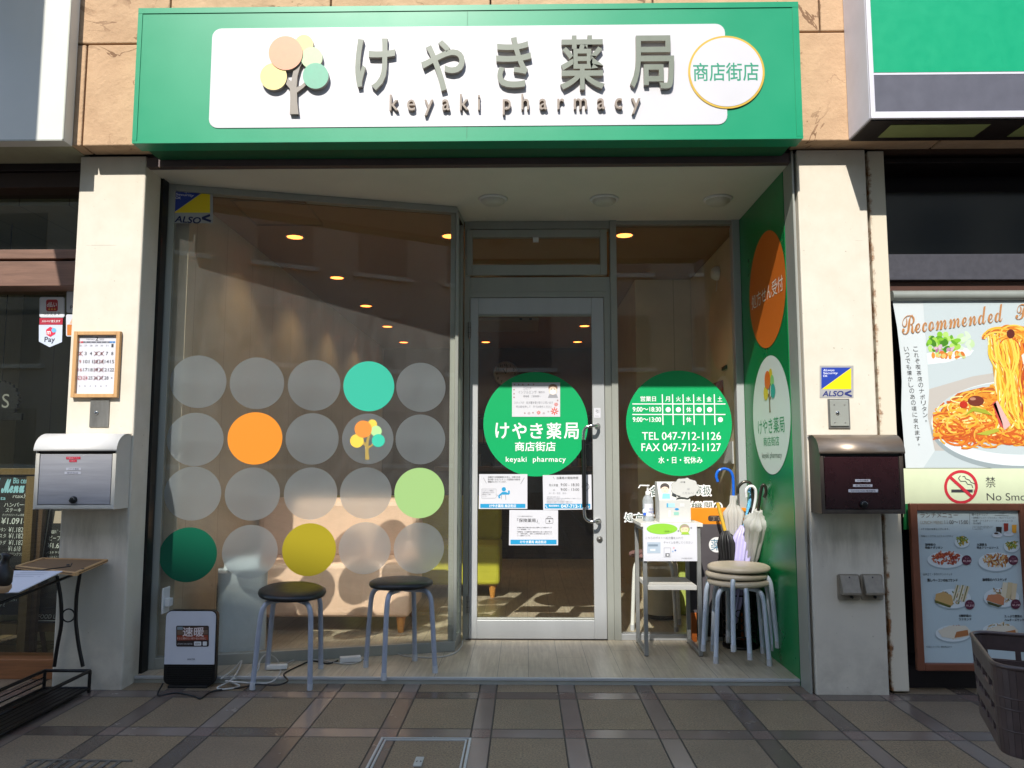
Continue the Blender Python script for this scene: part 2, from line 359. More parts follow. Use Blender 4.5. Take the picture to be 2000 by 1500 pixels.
xg = at(164, 200, SF).x; zr = at(200, 86, SF).z
block(-3.6, -2.9, zb, zr); block(-2.9, xg, zb, zr); block(xg, SX0, zb, zr)
block(SX1, at(1840, 270, SF).x, zb, zr + .03); block(at(1840, 270, SF).x, 3.4, zb, zr + .03); block(3.4, 4.4, zb, zr + .03)
us = [-3.6, -2.7] + [at(q, 6, SF).x for q in (333, 646, 958, 1275, 1600)] + [2.5, 3.4, 4.4]
for a, b in zip(us, us[1:]):
    z0 = zr if b < 1.4 else zr + .03
    block(a, b, z0, 3.86)
for k in range(8):
    x0 = -3.6 + k; block(x0, x0 + 1, 3.86, 4.5); block(x0 + .0, x0 + 1, 4.5, 5.2); block(x0, x0 + 1, 5.2, 6)
g.build('stone_wall', bld, bevel=.006)
g = MB(); g.box(-4.2, -3.6, -.1, 7, 0, 6, PIL); g.box(4.4, 5, -.1, 7, 0, 6, PIL); g.box(-4.2, 5, .5, 7, 2.76, 6, PIL); g.box(-4.2, 5, 6.9, 7, 0, 2.76, PIL); g.build('masonry_shell', bld)
g = MB(); g.box(-2.29, -1.947, 0, .17, -.02, 2.66, PIL); g.box(-2.29, -1.99, .171, .5, -.02, 2.66, PIL); g.build('pillar', bld, bevel=.008)
g = MB(); g.box(1.371, 1.714, -.02, .5, -.02, 2.66, PIL); g.build('pillar', bld, bevel=.006)
def rust_mat():
    m, t, b = new('rusty_painted_steel'); L = t.links.new; P = coords(t, geo=True); x, y, z = xyz(t, P)
    n = noise(t, 22, 6, .7, P); n2 = noise(t, 5, 4, .6, P)
    ed = ramp(t, (x - 1.735).op('ABSOLUTE') * -1 + .035, 0, .03)
    k = ramp(t, n * .6 + ed * .26 + ramp(t, n2, .4, .7) * .1, .56, .66)
    c = mixc(t, k, rgb('cfc5b0'), rgb('8a5c33')); c = mixc(t, ramp(t, n, .6, .75) * k, c, rgb('5b351d')); L(c.o, b.inputs['Base Color']); b.inputs['Roughness'].default_value = .65
    bump(t, b, n * k, .4, .004); return m
g = MB(); g.box(1.735, 1.817, .0, .4, .01, 2.66, rust_mat()); g.box(1.716, 1.733, .05, .4, 0, 2.66, mat('rusty_gap', '3a2c20', .8)); g.build('steel_column', bld, bevel=.004)
g = MB(); g.box(-1.985, -1.935, .172, .235, 0, 2.66, M['black']); g.build('shutter_rail', bld)
g = MB(); g.box(1.347, 1.356, -.01, .12, 0, 2.66, M['alu']); g.box(1.356, 1.369, .02, .12, 0, 2.66, M['alu_b']); g.build('shutter_rail', bld)
g = MB(); g.box(WX0, WX1, .003, .05, 2.655, 2.76, M['dark_metal']); g.box(WX0, WX1, .003, .045, 2.603, 2.652, mat('header_trim', '5a4a48', .5)); g.build('shutter_header', bld)
g = MB(); g.box(WX0, WX1, .05, .99, 2.603, 2.75, M['soffit']); g.build('entrance_ceiling', bld)
# green side wall and inner walls
GREEN = mat('green_panel', '007a40', .3, 0, .05, 3)
g = MB(); g.box(1.345, 1.37, .125, .985, .0, 2.602, GREEN); g.build('side_wall', bld)
WALL = mat('cream_wallpaper', 'cdbfa5', .8, 0, .05, 5)
def panel_mat(name, h, step, ax, dark):
    m, t, b = new(name); L = t.links.new; P = coords(t, geo=True); q = xyz(t, P)[ax]
    n = noise(t, 1, 5, .6, coords(t, (4, 4, 4), True)); c = mixc(t, ramp(t, n, .3, .7), rgb(h), tuple(min(1, v * 1.15) for v in rgb(h)[:3]) + (1,))
    c = mixc(t, q.mod(step).lt(.006) * .7, c, rgb(dark)); L(c.o, b.inputs['Base Color']); b.inputs['Roughness'].default_value = .55; return m
IC = 2.565; BY = atz(1030, 680, IC).y
CEIL = mat('brown_ceiling', '8f6f4c', .6, 0, .08, 9, stretch=(1, 6, 1))
g = MB(); g.prism([(-1.90, A.y + .09, IC), (B.x, B.y + .06, IC), (DJ, DY + .04, IC), (WX1, DY + .04, IC), (WX1, BY, IC), (-1.90, BY, IC)], CEIL, (0, 0, .036)); g.build('interior_ceiling', bld)
g = MB(); g.box(-1.99, -1.865, A.y + .10, BY, .03, IC, panel_mat('cream_wall_panels', 'b5a88e', .45, 1, '8c7f6a')); g.build('interior_wall', bld)
g = MB(); g.box(1.346, 1.42, DY + .04, BY, .03, IC, WALL); g.build('interior_wall', bld)
g = MB(); g.box(-1.99, 1.42, BY, BY + .1, .03, IC, panel_mat('back_wall_panels', '4e3e2e', .22, 2, '4a3a2a')); g.build('interior_wall', bld)
pb = atz(1240, 546, IC)
g = MB(); g.box(pb.x, 1.343, pb.y, BY - .02, .031, IC - .002, panel_mat('partition_panels', 'c9b896', .4, 0, '9a8a6c')); g.build('partition', bld)
# ---------------------------------------------------------------- slanted shop window
U = (B - A).normalized(); SL = Pl((A.x, A.y, 0), U); NB = -SL.n; WLEN = (B - A).length
win = MB()
def bar(a0, a1, z0, z1, d0=-.005, d1=.05, m='alu', mb=None):
    (mb or win).obox(SL.P(a0, z0, -d0), SL.u * (a1 - a0), Z3 * (z1 - z0), NB * (d1 - d0), M[m])
bar(-.0, .036, .03, 2.602, -.0, .06); bar(.036, WLEN, 2.565, 2.602, -.002, .05); bar(.036, WLEN + .004, .03, .085, -.004, .05)
bar(WLEN - .006, WLEN + .012, .085, 2.565, -.003, .04)
wo = win.build('shop_window', bld, bevel=.002)
g = MB(); g.add([SL.P(.036, .085, -.014), SL.P(WLEN - .006, .085, -.014), SL.P(WLEN - .006, 2.565, -.014), SL.P(.036, 2.565, -.014)], [(0, 1, 2, 3)], M['glass_slant']); g.build('pane', wo)
# narrow return light between slanted window and door
C2 = V((DJ - .004, DY - .01, 0)); U2 = (C2 - B).normalized(); RL = Pl((B.x, B.y, 0), U2); n2 = -RL.n; w2 = (C2 - B).length
g = MB()
for a0, a1, z0, z1 in ((.014, .03, .085, 2.565), (w2 - .035, w2, .085, 2.565), (.014, w2, .03, .085), (.014, w2, 2.565, 2.602)):
    g.obox(RL.P(a0, z0, 0), RL.u * (a1 - a0), Z3 * (z1 - z0), n2 * .04, M['alu'])
ro = g.build('return_window', bld, bevel=.002)
g = MB(); g.add([RL.P(.03, .085, -.012), RL.P(w2 - .035, .085, -.012), RL.P(w2 - .035, 2.565, -.012), RL.P(.03, 2.565, -.012)], [(0, 1, 2, 3)], glassmat('green_edge_glass', (.8, .9, .84), .06)); g.build('pane', ro)
# ---------------------------------------------------------------- door, transom, side window
D = front(DY)
def ax(px, py=900, Y=DY): return at(px, py, Y).x
def az(py, px=1045, Y=DY): return at(px, py, Y).z
xl, xa, xb, xr = DJ, ax(917), ax(1182), ax(1196); xm = ax(1209); xw = ax(1442)
g = MB()
def fr(x0, x1, z0, z1, y0=DY, y1=DY + .07, m='alu'): g.box(x0, x1, y0, y1, z0, z1, M[m])
zt = az(570); z2 = az(541); z3 = az(447); ztop = 2.6025
fr(xl, xa - .003, .03, ztop); fr(xb + .003, xr, .03, zt); fr(xa - .003, xb + .003, az(581) , zt); fr(xl + .0, xr, zt + .0005, z2, DY + .004)
fr(xr + .0005, xm, .03, ztop, DY - .012, DY + .075); fr(xa - .003, xr, z3, ztop, DY + .002)
fr(xl + .02, xb + .003, .0305, .033, DY - .01, DY + .06, 'dark_metal')
df = g.build('door_frame', bld, bevel=.002)
# transom
g = MB(); a, b = ax(911, 500), ax(1185, 500); c, d = ax(923, 500), ax(1172, 500); e, f_ = az(538), az(449); h, i = az(518), az(464)
g.box(a, c, DY - .012, DY + .03, e, f_, M['alu']); g.box(d, b, DY - .012, DY + .03, e, f_, M['alu']); g.box(c, d, DY - .012, DY + .03, e, h, M['alu']); g.box(c, d, DY - .012, DY + .03, i, f_, M['alu'])
to = g.build('transom_window', bld, bevel=.003)
g = MB(); g.box(c, d, DY + .01, DY + .012, h, i, M['glass']); g.build('pane', to)
g = MB(); g.box(ax(1041, 468), ax(1052, 468), DY - .006, DY + .009, az(473), az(463), M['white_p']); g.build('latch', to)
# door leaf
dl = MB(); s0, s1 = ax(933), ax(1158); zg0, zg1 = az(1211), az(614); zd1 = az(582); z0 = .036
for x0, x1, p, q in ((xa, s0, z0, zd1), (s1, xb, z0, zd1), (s0, s1, z0, zg0), (s0, s1, zg1, zd1)): dl.box(x0, x1, DY - .006, DY + .034, p, q, M['alu_b'])
dl.box(s0, s1, DY - .001, DY + .03, zg0, zg0 + .012, M['alu']); dl.box(s0, s1, DY - .001, DY + .03, zg1 - .012, zg1, M['alu'])
door = dl.build('door', bld, bevel=.0025)
g = MB(); g.add([(s0, DY + .012, zg0), (s1, DY + .012, zg0), (s1, DY + .012, zg1), (s0, DY + .012, zg1)], [(0, 1, 2, 3)], M['glass']); g.build('pane', door)
hx = at(1140, 900, DY - .07).x; hm = at(1168, 900, DY - .03).x; ht, hb = at(1150, 832, DY - .05).z, at(1150, 1018, DY - .05).z; hy = DY - .075
top = smooth([(hm, DY - .006, ht + .002), (hm, DY - .04, ht + .002), (hm - .025, hy, ht), (hx + .03, hy, ht - .002), (hx + .006, hy, ht - .022), (hx, hy, ht - .06), (hx, hy, ht - .1)])
bot = [V((p.x, p.y, hb + (ht - p.z))) for p in top]
g = MB(); g.tube(top, .0095, M['chrome'], 14); g.tube(bot, .0095, M['chrome'], 14); g.tube([(hx, hy, ht - .085), (hx, hy, hb + .085)], .0125, M['black'], 16)
for z in (ht + .002, hb - .002): g.lathe([(.018, 0), (.018, .006), (.012, .01)], (hm, DY - .006, z), M['chrome'], -Y3, 20)
g.build('handle', door)
lx, lz = at(1171, 1053, DY - .006).x, at(1171, 1053, DY - .006).z
g = MB(); g.lathe([(.019, 0), (.018, .006), (.012, .012), (.012, .014), (0, .014)], (lx, DY - .006, lz), M['steel'], -Y3, 20); g.box(lx - .002, lx + .002, DY - .0212, DY - .02, lz - .006, lz + .006, M['black']); g.build('lock', door)
for zz in (az(645), az(1180)):
    g = MB(); g.tube([(xa - .004, DY - .012, zz - .05), (xa - .004, DY - .012, zz + .05)], .009, M['steel'], 12)
    for k in (-.018, .015): g.tube([(xa - .004, DY - .012, zz + k), (xa - .004, DY - .012, zz + k + .002)], .0098, M['black'], 12)
    g.build('hinge', door)
# side window right of the door
g = MB(); zs = .03
g.box(xm + .0005, xw, DY + .002, DY + .06, az(438, 1320), ztop, M['alu']); g.box(xm + .0005, WX1 - .001, DY - .006, DY + .06, .0301, az(1238, 1230), M['alu_b']); g.box(xw, WX1 - .001, DY - .008, DY + .06, az(1238, 1230), ztop, M['alu_b'])
swo = g.build('side_window', bld, bevel=.002)
g = MB(); g.add([(xm, DY + .012, .06), (xw, DY + .012, .06), (xw, DY + .012, 2.58), (xm, DY + .012, 2.58)], [(0, 1, 2, 3)], M['glass']); g.build('pane', swo)
g = MB(); g.box(WX0 + .0, WX1 - .001, .121, .1345, -.005, .018, M['alu']); g.box(WX0 + .0, WX1 - .001, .117, .1347, .0185, .033, M['alu_b']); g.build('threshold_strip', bld, bevel=.002)
# ---------------------------------------------------------------- restaurant front on the left (same building)
WOODB = woodmat('brown_wood', '77594a', .45, 0, 9, .25); g = MB(); LY = .12; F = front(LY)
def lz_(py): return at(80, py, LY).z
g.box(-3.6, -2.292, LY - .02, LY + .2, lz_(336), 2.665, M['dark_metal']); g.box(-3.6, -2.292, LY, LY + .2, lz_(366), lz_(336.5), mat('dark_wood', '35231c', .5))
g.box(-3.6, -2.292, LY - .01, LY + .2, lz_(506), lz_(488), WOODB); g.box(-3.6, -2.292, LY - .02, LY + .2, lz_(560), lz_(512), WOODB); g.box(-3.6, -2.292, LY + .03, LY + .2, lz_(512), lz_(506), M['black'])
rw = g.build('restaurant_window', bld, bevel=.003)
g = MB(); g.box(-3.6, -2.292, LY + .05, LY + .2, .0, at(50, 1288, LY + .05).z, woodmat('sill_wood', '8a5a36', .5, 0, 9, .25)); g.build('sill', rw, bevel=.004)
g = MB(); gy = .24; g.add([(-3.6, gy, .1), (-2.292, gy, .1), (-2.292, gy, 2.6), (-3.6, gy, 2.6)], [(0, 1, 2, 3)], glassmat('restaurant_glass', (.8, .83, .74), .012)); g.build('pane', rw)
g = MB(); dk = panel_mat('olive_panel_wall', '74735a', .28, 0, '26261a'); g.box(-3.6, -2.0, 1.6, 1.7, 0, 2.66, dk); g.box(-2.3, -2.2, .5, 1.6, 0, 2.66, dk); g.box(-3.6, -2.0, .3, 1.7, 2.5, 2.6, dk); g.build('interior_wall', rw)
# ---------------------------------------------------------------- cafe front on the right (same building)
CY = .10
def cz(py): return at(1860, py, CY).z
g = MB(); DKG = glassmat('dark_cafe_glass', (.22, .18, .21), .004, rough=.12)
g.box(1.819, 4.4, CY, CY + .2, cz(318), 2.66, M['dark_metal']); g.box(1.819, 4.4, CY - .03, CY + .2, cz(549), cz(499), mat('grey_metal_beam', '56555c', .38, .4, .08, 30)); g.box(1.819, 4.4, CY, CY + .2, cz(590), cz(549.5), mat('brown_band', '4a2c20', .6))
cw = g.build('cafe_window', bld, bevel=.003)
g = MB(); g.add([(1.819, CY + .06, .3), (4.4, CY + .06, .3), (4.4, CY + .06, 2.5), (1.819, CY + .06, 2.5)], [(0, 1, 2, 3)], DKG); g.build('pane', cw)
g = MB(); bk = mat('dark_plum_wall', '1d1318', .7); g.box(1.819, 4.4, CY + .25, CY + .35, 0, 2.66, bk); g.box(1.819, 4.4, CY - .0, CY + .25, 0, at(1900, 1300, CY).z, bk); g.build('interior_wall', cw)
# ---------------------------------------------------------------- building that shades the street, and an added panel that shades the left signboard
ob = thing('opposite_building', 'wide plain building across the street, seen only in the window reflections', 'building', (0, -21, 0))
oh = .92 + .917 * 21
g = MB(); g.box(-45, 45, -31, -21, 0, oh, mat('grey_brown_render', 'b0a698', .8, 0, .1, .4)); g.build('wall', ob)
g = MB(); g2 = MB(); wd_ = mat('window_dark', '5a5a58', .3)
for f_ in range(6):
    for k in range(-12, 13):
        x = k * 3.4; z = .6 + f_ * 3.3; g.box(x - .9, x + .9, -21.0, -20.97, z + .4, z + 2.2, wd_); g2.box(x - 1.1, x + 1.1, -21, -20.8, z + .22, z + .36, M['soffit'])
o = g.build('window_glass', ob); o['kind'] = 'stuff'; o = g2.build('window_sills', ob); o['kind'] = 'stuff'
bs = thing('added_shade_panel', 'tall plain unseen panel added just left of the frame to shade the cream signboard', 'sign', (-2.72, -.2, 3.4))  # unseen panel, added only to cast the shadow on the left signboard
g = MB(); g.box(-2.78, -2.70, -1.5, -.25, 3.4, 6, M['white_p']); g.build('panel', bs); g = MB(); g.box(-2.76, -2.72, -.25, -.121, 3.5, 3.56, M['steel']); g.box(-2.76, -2.72, -.25, -.121, 5.4, 5.46, M['steel']); g.build('bracket', bs)
# ------------------------------------------------------------------ main shop sign
SY = -.22; SP = front(SY)
sg = thing('shop_sign', 'large green box sign with raised grey lettering and tree emblem above the entrance', 'shop sign', ((SX0 + SX1) / 2, SY, SZ0))
SGREEN = mat('sign_green', '008f64', .38, 0, .03, 2); SWHITE = mat('sign_white', 'c8c6c9', .4, 0, .015, 3)
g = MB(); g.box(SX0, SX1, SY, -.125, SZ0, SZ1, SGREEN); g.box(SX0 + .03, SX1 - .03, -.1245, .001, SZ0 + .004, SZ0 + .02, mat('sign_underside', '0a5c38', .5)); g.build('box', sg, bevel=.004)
g = MB(); e = .028
for a in ((SX0, SX1, SZ1 - e, SZ1), (SX0, SX1, SZ0, SZ0 + .012), (SX0, SX0 + .022, SZ0 + .013, SZ1 - e - .001), (SX1 - .03, SX1, SZ0 + .013, SZ1 - e - .001)): g.box(a[0], a[1], SY - .004, SY - .0005, a[2], a[3], SGREEN)
xs_ = SP.pt(912, 150).x; g.box(xs_, xs_ + .0025, SY - .0008, SY - .0002, SZ0 + .013, SZ1 - e - .001, mat('panel_seam', '0b6a48', .5)); g.build('edge_trim', sg, bevel=.0015)
p0 = SP.ab(412, 150)[0], SP.ab(900, 247)[1]; p1 = SP.ab(1418, 150)[0], SP.ab(900, 52)[1]
g = MB(); g.prism([SP.P(a, b, .0005) for a, b in rrect(p0[0], p0[1], p1[0], p1[1], .045)], SWHITE, SP.n * .003); g.build('panel', sg)
LF, LS = mat('letter_face', '6f7668', .45, 0, .04), mat('letter_side', 'a39c90', .5, 0, .04)
g = MB()
for ch, bx in zip('けやき薬局', ((695, 81, 772, 181), (823, 84, 908, 183), (969, 78, 1038, 176), (1094, 75, 1180, 180), (1230, 75, 1316, 178))):
    g.text(SP, ch, bx, LF, .004, bold=.014, ext=.022, mside=LS)
g.build('lettering', sg)
L2, L3 = mat('small_letter_face', '8d7f72', .5, 0, .04), mat('small_letter_side', 'a89888', .5, 0, .04); g = MB()
g.text(SP, 'keyaki', (762, 189, 938, 230), L2, .004, bold=.006, ext=.02, space=1.9, mside=L3); g.text(SP, 'pharmacy', (982, 188, 1250, 228), L2, .004, bold=.006, ext=.02, space=1.9, mside=L3)
g.build('lettering', sg)
OR, YE, LG, TE, TR_ = '#', '#', '#', '#', '#'
def tree(mb, pl, cx, cy, s, mats, off, dz, n=36):             # the emblem: trunk with two branches and five round crowns; s = photo px per unit
    def q(pts): return [pl.pt(cx + x * s, cy + y * s, off) for x, y in pts]
    trunk = [(-10, 76), (-9, 45), (-10, 26), (-22, 12), (-28, -2), (-20, 4), (-9, 10), (-7, 12), (-3, -8), (6, -24), (16, -36), (20, -34), (10, -16), (5, 2), (3, 24), (12, 20), (24, 10), (28, 13), (16, 25), (4, 34), (4, 50), (7, 76)]
    mb.prism(q(trunk[::-1]), mats[0], pl.n * dz)
    for i, (x, y, r) in ((2, (18, -60, 18)), (3, (33, -33, 21)), (2, (-41, 4, 26)), (4, (41, 3, 25)), (1, (-17, -41, 33))):
        h = dz * (1.1 if i == 2 and x > 0 else {3: 1.2, 2: 1.3, 4: 1.4, 1: 1.5}[i]); mb.prism(q([(x + a, y + b) for a, b in circ(0, 0, r, n=n)][::-1]), mats[i], pl.n * h, mats[5] if len(mats) > 5 else None)
pal = [mat('emblem_trunk', '8c8378', .5), mat('emblem_orange', 'e19a78', .5), mat('emblem_yellow', 'e6cf84', .5), mat('emblem_pale_green', 'b5d19d', .5), mat('emblem_teal', '68a98c', .5), LS]
g = MB(); tree(g, SP, 578, 150, 1.0, pal, .004, .018); g.build('emblem', sg)
c = SP.ab(1418, 142); r = (SP.ab(1418, 71)[1] - SP.ab(1418, 213)[1]) / 2; GOLD = mat('gold_ring', 'c9a53a', .4)
g = MB(); g.prism([SP.P(a, b, .004) for a, b in circ(c[0], c[1], r, n=64)], GOLD, SP.n * .003); g.prism([SP.P(a, b, .0072) for a, b in circ(c[0], c[1], r * .945, n=64)], SWHITE, SP.n * .001)
g.text(SP, '商店街店', (1354, 125, 1481, 160), ink('1a8a6a'), .0088, bold=.012); g.build('badge', sg)
# ------------------------------------------------------------------ neighbours' signboards
ly = -.2; LP = front(ly); lx1, lz0 = at(132, 140, ly).x, at(60, 275, ly).z
g = MB(); s1 = thing('signboard', 'plain cream signboard at upper left, its left part in shadow', 'signboard', (-2.5, ly, lz0))
CRM = mat('cream_sign_face', 'd0d0c8', .5, 0, .02, 3); g.box(-3.5, lx1, ly, -.125, lz0, 4.2, CRM); g.build('panel', s1, bevel=.003)
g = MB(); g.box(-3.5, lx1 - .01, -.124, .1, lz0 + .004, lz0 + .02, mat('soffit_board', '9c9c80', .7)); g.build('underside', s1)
g = MB(); g.box(lx1 - .006, lx1, ly - .003, ly - .0005, lz0, 4.2, M['alu']); g.box(-3.5, lx1, ly - .003, ly - .0005, lz0 - .001, lz0 + .006, M['alu']); g.build('edge_trim', s1)
ry = -.36; RP = front(ry); x0, z0 = at(1694, 120, ry).x, at(1850, 232, ry).z; s2 = thing('signboard', 'large green signboard with white frame and grey lower band at upper right', 'signboard', (2.2, ry, z0))
WF = mat('white_sign_frame', 'cfccd4', .45, 0, .04, 8); g = MB(); g.box(x0, 4, ry, -.121, z0 + .003, 4.6, WF); g.build('box', s2, bevel=.004)
zz = lambda py: at(1850, py, ry).z
g = MB(); g.box(x0 + .001, x0 + .022, ry - .012, ry - .0005, z0, 4.6, WF); g.box(x0 + .022, 4, ry - .012, ry - .0005, z0, zz(219), WF); g.build('frame', s2, bevel=.002)
g = MB(); g.box(x0 + .024, 4, ry - .004, ry - .0006, zz(217), zz(147), mat('grey_band', '5a5a64', .4, 0, .05)); g.box(x0 + .024, 4, ry - .004, ry - .0006, zz(146), zz(142), WF); g.box(x0 + .024, 4, ry - .004, ry - .0006, zz(141), 4.6, mat('cafe_green', '009a6c', .4, 0, .03)); g.build('panel', s2)
g = MB(); g.box(x0 + .01, 4, ry + .01, -.122, z0 - .004, z0 + .002, M['dark_metal'])
for k in range(4): xx_ = x0 + .12 + k * .62; g.box(xx_, xx_ + .46, ry + .05, -.17, z0 - .007, z0 - .0045, mat('pale_light_panel', '8f9a60', .5, 0, .06))
g.build('underside', s2)
# ------------------------------------------------------------------ round dots on the slanted window
dots = [[(387, 745, 0), (502, 748, 0), (614, 752, 0), (721, 754, 'teal'), (823, 756, 0)], [(381, 858, 0), (498, 856, 'orange'), (610, 857, 0), (719, 857, 'emblem'), (822, 858, 0)],
        [(376, 964, 'cut'), (493, 965, 0), (607, 964, 0), (715, 963, 0), (820, 963, 'pale green')], [(367, 1084, 'dark green'), (488, 1078, 0), (604, 1074, 'mustard'), (713, 1071, 0), (819, 1071, 0)]]
VC = {'teal': vinyl('vinyl_teal', '3fc3a6'), 'orange': vinyl('vinyl_orange', 'f0962f'), 'pale green': vinyl('vinyl_pale_green', 'a9cf86'), 'dark green': vinyl('vinyl_dark_green', '04694c', .25), 'mustard': vinyl('vinyl_mustard', 'b9a828', .3)}
pal2 = [ink('a8904e'), ink('f08c3c'), ink('f2c94e'), ink('b4dc96'), ink('3cc0a2')]
rown = ['top', 'second', 'third', 'bottom']; coln = ['far left', 'second from left', 'middle', 'second from right', 'far right']
DR = .1425
for i, row in enumerate(dots):
    for j, (cx, cy, k) in enumerate(row):
        a, b = SL.ab(cx, cy); g = MB(); pts = circ(a, b, DR, n=56); off = .0 - .013
        if k == 'cut': lim = .044; pts = [(max(x, lim), y) for x, y in pts]
        mt = VC.get(k, M['frost']); g.prism([SL.P(x, y, off) for x, y in pts], mt, SL.n * .0004)
        if k == 'emblem': tree(g, SL, 718, 859, .51, pal2, -.0121, .0004)
        nm = {'emblem': 'frosted grey dot with the small tree emblem on the slanted window', 'cut': f'frosted grey dot trimmed straight at its left side, third row, far left'}.get(k)
        if not nm: nm = f'{k} dot sticker on the slanted window' if k else f'frosted grey dot on the slanted window, {rown[i]} row, {coln[j]}'
        g.build('dot_sticker', loc=SL.P(a, b, off), tag_=(nm, 'window sticker', 'round dot stickers on the slanted window'))
# ------------------------------------------------------------------ security company stickers
NAVY, SYEL, SLV = ink('1f3c9c'), ink('f2d500'), mat('silver_film', 'a9a7a4', .35, .1)
def security(pl, q, label, txtcol, off):
    (xa_, ya_), (xb_, yb_) = q; W, H = xb_ - xa_, yb_ - ya_; g = MB(); P = lambda u, v: (xa_ + u * W, ya_ + v * H)
    g.flat(pl, [P(0, 1), P(1, 1), P(1, 0), P(0, 0)], SLV, off)
    g.flat(pl, [P(.05, .73), P(.93, .06), P(.05, .06)], NAVY, off + .0005); g.flat(pl, [P(.07, .73), P(.93, .73), P(.93, .08)], SYEL, off + .0005)
    wt = ink('e8e8f0'); bx = lambda a, b, c, d: (*P(a, b), *P(c, d))
    for s_, v0 in (('ALways', .11), ('Security', .20), ('OK', .29)): g.text(pl, s_, bx(.10, v0, .10 + .052 * len(s_) + .02, v0 + (.085 if s_ != 'OK' else .065)), wt, off + .001, bold=.01, shear=.15)
    g.text(pl, 'ALSO', bx(.08, .79, .70, .95), txtcol, off + .001, bold=.03, shear=.2); g.line(pl, [P(.93, .79), P(.74, .87), P(.95, .95)], .055 * W, txtcol, off + .001)
    a = pl.pt(*P(.5, .5), off); return g.build('security_sticker', loc=a, tag_=(label, 'sticker'))
security(front(-.0205), ((1601, 714), (1667, 777)), 'blue and yellow security sticker on the cream right pillar', ink('2a3370'), .001)
security(SL, ((334, 360), (416, 436)), 'shaded blue and yellow security sticker in the upper corner of the slanted window', ink('141a50'), -.012)
# ------------------------------------------------------------------ big green circles on door and side window
GV = vinyl('vinyl_green', '00b268', .2); WI = ink('ececec', .5)
def disc(pl, cx, cy, rpx, off):
    a, b = pl.ab(cx, cy); r = (pl.ab(cx, cy - rpx)[1] - pl.ab(cx, cy + rpx)[1]) / 2; g = MB(); g.flab(pl, circ(a, b, r, n=72), GV, off); return g, pl.P(a, b, off)
GP = front(DY + .009)
g, o = disc(GP, 1046, 828, 102, .001)
for ch, bx in zip('けやき薬局', ((968, 826, 994, 856), (1001, 826, 1028, 857), (1036, 827, 1060, 856), (1068, 826, 1096, 857), (1102, 826, 1130, 857))): g.text(GP, ch, bx, WI, .002, bold=.018)
g.text(GP, '商店街店', (1006, 863, 1085, 881), WI, .002, bold=.018); g.text(GP, 'keyaki  pharmacy', (988, 892, 1105, 905), WI, .002, bold=.012, space=1.1)
g.build('window_decal', loc=o, tag_=('green circle decal with white shop name on the door glass', 'window decal'))
g, o = disc(GP, 1326, 826, 103, .001)
for x in (1293.5, 1313.5, 1334, 1354.5, 1374.5, 1395): g.line(GP, [(x, 770), (x + 1.5, 830)], 2, WI)
g.line(GP, [(1235, 789), (1417, 789)], 2, WI, .0022); g.line(GP, [(1235, 809.5), (1417, 809.5)], 2, WI, .0022)
g.text(GP, '営業日', (1251, 774, 1281, 784), WI, bold=.02)
for ch, x in zip('月火水木金土', (1304, 1325, 1344.5, 1365, 1385, 1406)): g.text(GP, ch, (x - 4.5, 774.5, x + 4.5, 784), WI, bold=.02)
g.text(GP, '9:00～18:30', (1236, 795, 1291, 804), WI, bold=.02); g.text(GP, '9:00～13:00', (1236, 815, 1291, 824), WI, bold=.02)
for x in (1305, 1325, 1365.5, 1386): g.flat(GP, circ(x, 800, 5, n=20), WI, .002)
g.flat(GP, circ(1407, 819.5, 5, n=20), WI, .002)
for y in (800, 819.5): g.text(GP, '休', (1340.5, y - 5, 1350, y + 5), WI, bold=.02)
g.text(GP, 'TEL 047-712-1126', (1254, 844, 1408, 859), WI, bold=.006); g.text(GP, 'FAX 047-712-1127', (1253, 866, 1408, 881), WI, bold=.006); g.text(GP, '水・日・祝休み', (1286, 892, 1372, 905), WI, bold=.014)
g.build('window_decal', loc=o, tag_=('green circle decal with white opening hours on the side window', 'window decal'))
# outlined lettering low on the side window
OL = ink('3f5a50')
g = MB()
for s_, bx in (('各', (1270, 950, 1290, 968)), ('取', (1357, 949, 1371, 966)), ('扱', (1373, 949, 1388, 967)), ('療', (1333, 981, 1347, 996)), ('機', (1350, 981, 1372, 997)), ('関', (1376, 981, 1391, 997)), ('の', (1394, 983, 1409, 997)), ('処', (1221, 1003, 1236, 1018)), ('方', (1239, 1003, 1256, 1018)), ('せ', (1262, 1003, 1276, 1017)), ('ん', (1282, 1003, 1296, 1017))):
    g.text(GP, s_, (bx[0] - 1.5, bx[1] - 1.5, bx[2] + 1.5, bx[3] + 1.5), WI, .001, bold=.06); g.text(GP, s_, bx, OL, .002, bold=.004)
g.build('window_lettering', loc=GP.pt(1320, 985, .001), tag_=('white outlined lettering low on the side window behind the little table', 'lettering'))
